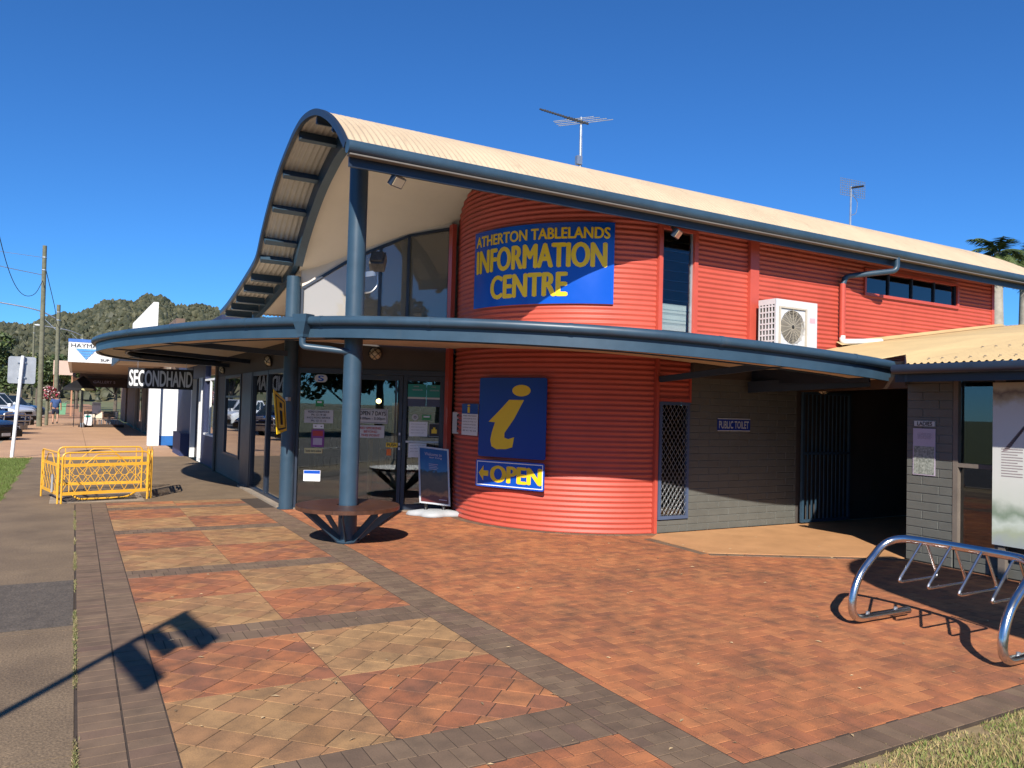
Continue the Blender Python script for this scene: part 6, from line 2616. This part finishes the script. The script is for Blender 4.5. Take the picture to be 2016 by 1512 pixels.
def chair_at(label, x, y, rz):
    t = thing('cafe_chair', label, 'chair', (x, y, 0), 'cafe chairs on the far footpath', local=True, rz=rz)
    mb = MB()
    mb.box((-0.21, -0.21, 0.43), (0.21, 0.21, 0.46))
    mb.build('seat', mat('cafe_cream', (0.72, 0.62, 0.45), 0.6), t)
    mb = MB()
    mb.box((-0.21, 0.19, 0.50), (0.21, 0.215, 0.86))
    mb.build('backrest', mat('cafe_cream', (0.55, 0.45, 0.30), 0.6), t)
    for (sx_, sy_) in ((-1, -1), (1, -1), (-1, 1), (1, 1)):
        mb = MB()
        mb.tube([(0.19 * sx_, 0.19 * sy_, 0), (0.18 * sx_, 0.18 * sy_, 0.43 if sy_ < 0 else 0.85)], 0.013, 6)
        mb.build('leg', ALU, t)


def table_at(label, x, y):
    t = thing('cafe_table', label, 'table', (x, y, 0), 'cafe tables on the far footpath', local=True)
    mb = MB()
    mb.lathe([(0, 0.70), (0.36, 0.70), (0.36, 0.73), (0, 0.73)], (0, 0, 0), 18)
    mb.build('table_top', mat('cafe_cream', (0.55, 0.45, 0.30), 0.6), t)
    mb = MB()
    mb.tube([(0, 0, 0.03), (0, 0, 0.70)], 0.03, 8)
    mb.lathe([(0, 0), (0.24, 0), (0.2, 0.03), (0, 0.04)], (0, 0, 0), 12)
    mb.build('pedestal', ALU, t)


cl_ = 'cream seated metal cafe chair among the tables under the far awning'
for (x, y, rz) in ((0.75, 48.6, 0.4), (1.35, 48.4, 2.4), (1.55, 49.6, 3.6), (0.85, 50.2, 1.2), (1.9, 48.8, 5.0), (2.1, 50.3, 0.2), (1.2, 51.2, 2.0)):
    chair_at(cl_, x, y, rz)
for (x, y) in ((1.05, 49.0), (1.75, 49.4), (1.4, 50.6)):
    table_at('small round cream cafe table among chairs under the far awning', x, y)
t = thing('timber_kerb_board', 'low dark timber board edging the cafe seating', 'barrier', (1, 47.9, 0))
mb = MB()
mb.box((0.22, 48.0, 0.0), (2.45, 48.1, 0.16))
mb.build('board', mat('dark_stained_board', (0.05, 0.03, 0.02), 0.7), t)
t = thing('paint_tin', 'small silver tin standing by the dark timber board', 'tin', (0.42, 47.8, 0))
mb = MB()
mb.lathe([(0, 0), (0.1, 0), (0.1, 0.22), (0.09, 0.24), (0, 0.24)], (0.42, 47.8, 0), 14)
mb.build('body', GALV, t, smooth=True)
for (nm, lab, x, y, w_, h_, z0, mm) in (('menu_board', 'tall white menu board near the cafe umbrella', 0.86, 48.3, 0.42, 0.62, 0.75, SWHITE), ('sandwich_board', 'low white sandwich board with green heading by the cafe tables', 0.50, 47.9, 0.36, 0.6, 0.1, SWHITE)):
    t = thing(nm, lab, 'sign', (x, y, 0))
    fz = Face((x, y, z0), (1, 0, 0), (0, 0.12, 1))
    fz.plate(w_, h_, 0.02, 'panel', mm, t)
    mb = MB()
    fz.rect(mb, 0.06, h_ * 0.72, w_ - 0.06, h_ * 0.92, 0.021, 0.023)
    mb.build('heading', STEAL if nm == 'sandwich_board' else SGREY, t)
    mb = MB()
    for xx in (x + 0.02, x + w_ - 0.05):
        mb.bar((xx, y + 0.16, 0), (xx, y + 0.03, z0 + h_ * 0.9), 0.03, 0.03)
    mb.build('leg', ALU, t)
t = thing('steel_fence', 'black steel post and rail screen beside the cafe umbrella', 'fence', (0.3, 49, 0))
for x in (0.0, 0.32):
    mb = MB()
    mb.box((x - 0.02, 48.6, 0), (x + 0.02, 48.64, 2.1))
    mb.build('post', BLACK, t)
mb = MB()
for z in (0.35, 1.0, 1.45):
    mb.box((-1.2 if z < 1.2 else 0.0, 55, z), (1.3, 55.03, z + 0.03))
mb.build('rail', BLACK, t)
t = thing('green_bin', 'pale green wheelie bin on the grass at the end of the street', 'bin', (-0.9, 78, 0))
mb = MB()
mb.add([(-1.15, 77.7, 0.05), (-0.65, 77.7, 0.05), (-0.65, 78.3, 0.05), (-1.15, 78.3, 0.05), (-1.2, 77.6, 1.0), (-0.6, 77.6, 1.0), (-0.6, 78.4, 1.0), (-1.2, 78.4, 1.0)], [(0, 3, 2, 1), (0, 1, 5, 4), (1, 2, 6, 5), (2, 3, 7, 6), (3, 0, 4, 7)])
GB = mat('bin_green', (0.16, 0.36, 0.20), 0.6)
mb.build('body', GB, t)
mb = MB()
mb.box((-1.22, 77.57, 1.002), (-0.58, 78.42, 1.06))
mb.build('lid', GB, t)
# hanging flower basket on a post
t = thing('flower_basket', 'red and white flowers spilling from a basket on a timber post', 'flower basket', (-1.3, 50, 0))
mb = MB()
mb.tube([(-1.32, 50.3, 0), (-1.32, 50.3, 1.6)], 0.09, 8)
mb.build('post', TIMBER, t)
rg = random.Random(4)
for nm, m_, n_ in (('red_flowers', mat('flower_red', (0.35, 0.03, 0.06), 0.6), 220), ('white_flowers', mat('flower_pink_white', (0.75, 0.5, 0.5), 0.6), 200), ('leaves', LEAFA, 180)):
    mb = MB()
    for i in range(n_):
        a, b_, r_ = rg.uniform(0, 6.28), rg.uniform(-0.6, 1.5), rg.uniform(0.3, 0.5)
        c = Vector((-1.25 + r_ * math.cos(a) * math.cos(b_), 50.3 + r_ * math.sin(a) * math.cos(b_), 1.75 + 0.42 * math.sin(b_)))
        u_ = Vector((rg.gauss(0, 1), rg.gauss(0, 1), rg.gauss(0, 1))).normalized() * 0.06
        w_ = u_.orthogonal().normalized() * 0.05
        mb.add([c - u_, c - w_, c + u_, c + w_], [(0, 1, 2, 3)], rg.random())
    mb.build(nm, m_, t, tone=True)['kind'] = 'stuff'

# ------------------------------------------------------------------ parked vehicles
TYRE = mat('tyre_rubber', (0.015, 0.015, 0.016), 0.85)
RIM = mat('alloy_rim', (0.35, 0.36, 0.37), 0.35, 0.8)
CARGL = mat('car_glass', (0.02, 0.03, 0.035), 0.06, var=0.1)
LAMP = mat('lamp_clear', (0.6, 0.62, 0.62), 0.12)


def vehicle(name, label, cat, paint, loc, rz, L_=4.7, W_=1.85, H_=1.78, bull=False, tray=False, low=False):
    """x forward; built from cross-sections along its length so that the panels curve in to the roof and nose"""
    t = thing(name, label, cat, loc, 'vehicles parked along the kerb', local=True, rz=rz)
    hl_ = L_ / 2
    belt = 0.62 * H_ if not low else 0.64 * H_
    base = 0.30 if not low else 0.2
    def ring(x, w, z0, z1, tuck=0.06):
        h_ = w / 2
        return [(x, -h_ + tuck, z0), (x, -h_, z0 + 0.18), (x, -h_, z1 - 0.12), (x, -h_ + 0.10, z1), (x, h_ - 0.10, z1), (x, h_, z1 - 0.12), (x, h_, z0 + 0.18), (x, h_ - tuck, z0)]
    secs = [(-hl_, W_ * 0.90, base + 0.15, belt - 0.12), (-hl_ + 0.12, W_ * 0.97, base + 0.02, belt), (-hl_ * 0.4, W_, base, belt), (hl_ * 0.25, W_, base, belt), (hl_ * 0.42, W_ * 0.99, base, belt - 0.03), (hl_ - 0.35, W_ * 0.95, base + 0.02, belt - 0.12), (hl_ - 0.06, W_ * 0.88, base + 0.05, belt - 0.22), (hl_, W_ * 0.82, base + 0.14, belt - 0.34)]
    mb = MB()
    R8 = [ring(*s) for s in secs]
    vs = [p for r in R8 for p in r]
    fs = [(i * 8 + k, i * 8 + (k + 1) % 8, (i + 1) * 8 + (k + 1) % 8, (i + 1) * 8 + k) for i in range(len(R8) - 1) for k in range(8)]
    fs += [tuple(range(8)), tuple(reversed(range((len(R8) - 1) * 8, len(R8) * 8)))]
    mb.add(vs, fs)
    body = mb.build('body', paint, t, smooth=True)
    # cabin
    x0, x1 = (-hl_ + 0.15, hl_ * 0.30) if not tray else (-hl_ * 0.28, hl_ * 0.30)
    rx0, rx1 = x0 + (0.35 if not low else 0.7), x1 - 0.72
    wb, wt = W_ - 0.16, W_ - 0.46
    cab = [(x0, -wb / 2, belt - 0.01), (x1, -wb / 2, belt - 0.03), (x1, wb / 2, belt - 0.03), (x0, wb / 2, belt - 0.01), (rx0, -wt / 2, H_), (rx1, -wt / 2, H_), (rx1, wt / 2, H_), (rx0, wt / 2, H_)]
    mb = MB()
    mb.add(cab, [(0, 1, 5, 4), (1, 2, 6, 5), (2, 3, 7, 6), (3, 0, 4, 7), (4, 5, 6, 7)])
    cabo = mb.build('cabin', paint, t)
    C8 = [Vector(c) for c in cab]
    def pane(i, j, k, l, u0, u1, v0, v1, nm):
        A, B, C_, D = C8[i], C8[j], C8[k], C8[l]
        n = (B - A).cross(D - A).normalized() * 0.008
        f = lambda u, v: (A.lerp(B, u)).lerp(D.lerp(C_, u), v) + n
        m2 = MB()
        m2.add([f(u0, v0), f(u1, v0), f(u1, v1), f(u0, v1)], [(0, 1, 2, 3)])
        m2.build(nm, CARGL, cabo)
    pane(1, 2, 6, 5, 0.06, 0.94, 0.10, 0.90, 'windscreen')
    pane(3, 0, 4, 7, 0.08, 0.92, 0.2, 0.85, 'rear_window')
    for (i, j, k, l) in ((0, 1, 5, 4), (2, 3, 7, 6)):
        if tray:
            pane(i, j, k, l, 0.12, 0.48, 0.12, 0.86, 'side_window')
            pane(i, j, k, l, 0.53, 0.88, 0.12, 0.86, 'side_window')
        else:
            for (a_, b_) in ((0.06, 0.30), (0.34, 0.60), (0.64, 0.90)):
                pane(i, j, k, l, a_, b_, 0.12, 0.86, 'side_window')
    for sx_ in (-1, 1):
        for sy_ in (-1, 1):
            r_ = 0.36 if not low else 0.31
            cx_ = sx_ * hl_ * 0.62
            mb = MB()
            mb.lathe([(r_ * 0.62, -0.11), (r_ * 0.95, -0.11), (r_, -0.07), (r_, 0.07), (r_ * 0.95, 0.11), (r_ * 0.62, 0.11)], (cx_, sy_ * (W_ / 2 - 0.09), r_), 20, (0, 1, 0))
            w_ = mb.build('wheel', TYRE, t, smooth=True)
            mb = MB()
            mb.lathe([(0, 0.09), (r_ * 0.2, 0.10), (r_ * 0.5, 0.07), (r_ * 0.62, 0.10), (r_ * 0.62, -0.1)], (cx_, sy_ * (W_ / 2 - 0.09), r_), 16, (0, sy_, 0))
            mb.build('rim', RIM, w_)
    for sy_ in (-1, 1):
        mb = MB()
        y0, y1 = sorted((sy_ * W_ * 0.27, sy_ * W_ * 0.41))
        mb.box((hl_ - 0.16, y0, belt - 0.42), (hl_ - 0.015, y1, belt - 0.28))
        mb.build('headlight', LAMP, t)
        mb = MB()
        mb.box((hl_ * 0.22, sy_ * (W_ / 2 + 0.02) - 0.09, belt - 0.02), (hl_ * 0.30, sy_ * (W_ / 2 + 0.02) + 0.09, belt + 0.13))
        mb.build('mirror', paint, t)
    mb = MB()
    mb.box((hl_ - 0.05, -W_ * 0.25, belt - 0.46), (hl_ + 0.005, W_ * 0.25, belt - 0.30))
    mb.build('grille', BLACK, t)
    mb = MB()
    mb.box((hl_ - 0.02, -W_ * 0.42, base + 0.06), (hl_ + 0.07, W_ * 0.42, base + 0.30))
    mb.build('bumper', BLACK if not bull else GALV, t)
    mb = MB()
    mb.box((hl_ + 0.071, -0.19, base + 0.10), (hl_ + 0.08, 0.19, base + 0.21))
    mb.build('number_plate', SGREY, t)
    if bull:
        mb = MB()
        for sy_ in (-0.30, 0.30):
            mb.tube(rounded_path([(hl_ + 0.1, sy_ * W_, base + 0.2), (hl_ + 0.14, sy_ * W_, belt - 0.12), (hl_ + 0.10, sy_ * W_ * 0.2, belt - 0.08)], 0.1), 0.035, 8)
        mb.tube([(hl_ + 0.12, -W_ * 0.46, belt - 0.45), (hl_ + 0.15, 0, belt - 0.45), (hl_ + 0.12, W_ * 0.46, belt - 0.45)], 0.035, 8)
        mb.tube(rounded_path([(hl_ + 0.05, -W_ * 0.47, base + 0.2), (hl_ + 0.12, -W_ * 0.46, belt - 0.22), (hl_ + 0.14, 0, belt - 0.18), (hl_ + 0.12, W_ * 0.46, belt - 0.22), (hl_ + 0.05, W_ * 0.47, base + 0.2)], 0.1), 0.035, 8)
        mb.build('bull_bar', GALV, t, smooth=True)
    if tray:
        mb = MB()
        mb.box((-hl_ + 0.05, -W_ * 0.46, belt - 0.01), (-hl_ * 0.30, W_ * 0.46, belt + 0.02))
        mb.tube(rounded_path([(-hl_ * 0.33, -W_ * 0.40, belt), (-hl_ * 0.36, -W_ * 0.36, H_ - 0.05), (-hl_ * 0.36, W_ * 0.36, H_ - 0.05), (-hl_ * 0.33, W_ * 0.40, belt)], 0.1), 0.035, 8)
        mb.build('tray_bar', BLACK, t)
    return t


def paintm(n, c):
    return mat(n, c, 0.22, 0.25, var=0.05, spec=0.6)


hd = R_(-38)
def nose(x, y, L_):
    return (x + 0.3 - math.cos(hd) * L_ / 2, y - math.sin(hd) * L_ / 2, -0.14)
vehicle('parked_car', 'dark car cut by the left edge, nearest of the parked vehicles', 'car', paintm('paint_black_blue', (0.012, 0.016, 0.035)), nose(-2.45, 33.2, 4.5), hd, 4.5, 1.8, 1.45, low=True)
vehicle('parked_four_wheel_drive', 'dark blue four wheel drive with steel bull bar beside the sign post', 'car', paintm('paint_navy', (0.02, 0.035, 0.10)), nose(-2.55, 38.5, 4.8), hd, 4.8, 1.9, 1.85, bull=True)
vehicle('parked_car', 'blue car parked just behind the bull bar four wheel drive', 'car', paintm('paint_blue', (0.015, 0.03, 0.09)), nose(-2.5, 43.5, 4.6), hd, 4.6, 1.85, 1.6)
vehicle('parked_utility', 'white dual cab utility parked beside the nearest power pole', 'utility truck', paintm('paint_white', (0.72, 0.73, 0.73)), nose(-2.7, 52.5, 5.2), hd, 5.2, 1.9, 1.85, tray=True)
vehicle('parked_wagon', 'silver wagon with roof racks behind the white utility', 'car', paintm('paint_silver', (0.45, 0.47, 0.48)), nose(-3.0, 60.5, 4.8), hd, 4.8, 1.9, 1.9)
vehicle('parked_car', 'small dark blue car farthest along the kerb', 'car', paintm('paint_dark_teal', (0.01, 0.035, 0.06)), nose(-2.6, 68.0, 4.5), hd, 4.5, 1.85, 1.75)

# ------------------------------------------------------------------ person walking away
def skin_mesh(verts, edges, radii, name, root=0, sub=1):
    me = bpy.data.meshes.new(name)
    me.from_pydata(verts, edges, [])
    o = bpy.data.objects.new(name, me)
    COL.objects.link(o)
    o.modifiers.new('s', 'SKIN')
    sk = me.skin_vertices[0].data
    for i, r in enumerate(radii):
        sk[i].radius = (r, r) if not isinstance(r, tuple) else r
        sk[i].use_root = (i == root)
    sb = o.modifiers.new('d', 'SUBSURF')
    sb.levels = sub
    bpy.context.view_layer.update()
    dg = bpy.context.evaluated_depsgraph_get()
    out = bpy.data.meshes.new_from_object(o.evaluated_get(dg))
    bpy.data.objects.remove(o)
    return out


SKIN = mat('skin', (0.42, 0.23, 0.15), 0.6, var=0.05)
pt = thing('person', 'person in a blue shirt and dark shorts walking away on the far footpath', 'person', (-0.95, 53.0, 0), local=True)
V = [(0, 0, 0.92), (0, 0, 1.12), (0, 0.02, 1.36), (0, 0.02, 1.50), (0, 0.04, 1.60), (0, 0.03, 1.70),
     (-0.10, 0, 0.88), (-0.11, 0.10, 0.50), (-0.11, -0.02, 0.12), (-0.11, 0.10, 0.05),
     (0.10, 0, 0.88), (0.11, -0.02, 0.50), (0.11, -0.22, 0.16), (0.11, -0.16, 0.06),
     (-0.19, 0.02, 1.42), (-0.26, -0.02, 1.14), (-0.25, 0.10, 0.90), (-0.24, 0.14, 0.80),
     (0.19, 0.02, 1.42), (0.26, 0.0, 1.14), (0.27, 0.03, 0.90), (0.27, 0.05, 0.80)]
Ed = [(0, 1), (1, 2), (2, 3), (3, 4), (4, 5), (0, 6), (6, 7), (7, 8), (8, 9), (0, 10), (10, 11), (11, 12), (12, 13), (2, 14), (14, 15), (15, 16), (16, 17), (2, 18), (18, 19), (19, 20), (20, 21)]
Rd = [0.14, 0.14, 0.15, 0.06, 0.09, 0.085, 0.09, 0.065, 0.045, 0.04, 0.09, 0.065, 0.045, 0.04, 0.07, 0.045, 0.035, 0.04, 0.07, 0.045, 0.035, 0.04]
put('body', skin_mesh(V, Ed, Rd, 'body'), SKIN, pt, 'all')
Vs = [(0, 0, 0.86), (0, 0, 1.12), (0, 0.02, 1.36), (0, 0.02, 1.46), (-0.19, 0.02, 1.42), (-0.245, 0.0, 1.22), (0.19, 0.02, 1.42), (0.245, 0.01, 1.22)]
put('shirt', skin_mesh(Vs, [(0, 1), (1, 2), (2, 3), (2, 4), (4, 5), (2, 6), (6, 7)], [(0.20, 0.16), (0.19, 0.16), (0.19, 0.15), 0.08, 0.085, 0.075, 0.085, 0.075], 'shirt'), mat('shirt_blue', (0.035, 0.075, 0.20), 0.8, var=0.15, scale=12), pt, 'all')
Vh = [(0, 0, 0.95), (0, 0, 0.88), (-0.10, 0.02, 0.80), (-0.11, 0.07, 0.56), (0.10, 0.0, 0.80), (0.11, -0.01, 0.56)]
put('shorts', skin_mesh(Vh, [(0, 1), (1, 2), (2, 3), (1, 4), (4, 5)], [0.17, 0.17, 0.115, 0.095, 0.115, 0.095], 'shorts'), mat('shorts_navy', (0.012, 0.016, 0.04), 0.85), pt, 'all')
mb = MB()
mb.lathe([(0.0, 1.575), (0.075, 1.60), (0.10, 1.67), (0.09, 1.74), (0.05, 1.785), (0, 1.795)], (0, 0.02, 0), 14)
mb.build('hair', mat('hair_brown', (0.10, 0.08, 0.065), 0.8), pt, 'all')
for (x, y, z) in ((-0.11, 0.05, 0.0), (0.11, -0.2, 0.05)):
    mb = MB()
    mb.add([(x - 0.045, y - 0.09, z), (x + 0.045, y - 0.09, z), (x + 0.05, y + 0.17, z), (x - 0.05, y + 0.17, z), (x - 0.04, y - 0.08, z + 0.09), (x + 0.04, y - 0.08, z + 0.09), (x + 0.035, y + 0.15, z + 0.05), (x - 0.035, y + 0.15, z + 0.05)], [(0, 3, 2, 1), (4, 5, 6, 7), (0, 1, 5, 4), (1, 2, 6, 5), (2, 3, 7, 6), (3, 0, 4, 7)])
    mb.build('shoe', BLACK, pt)
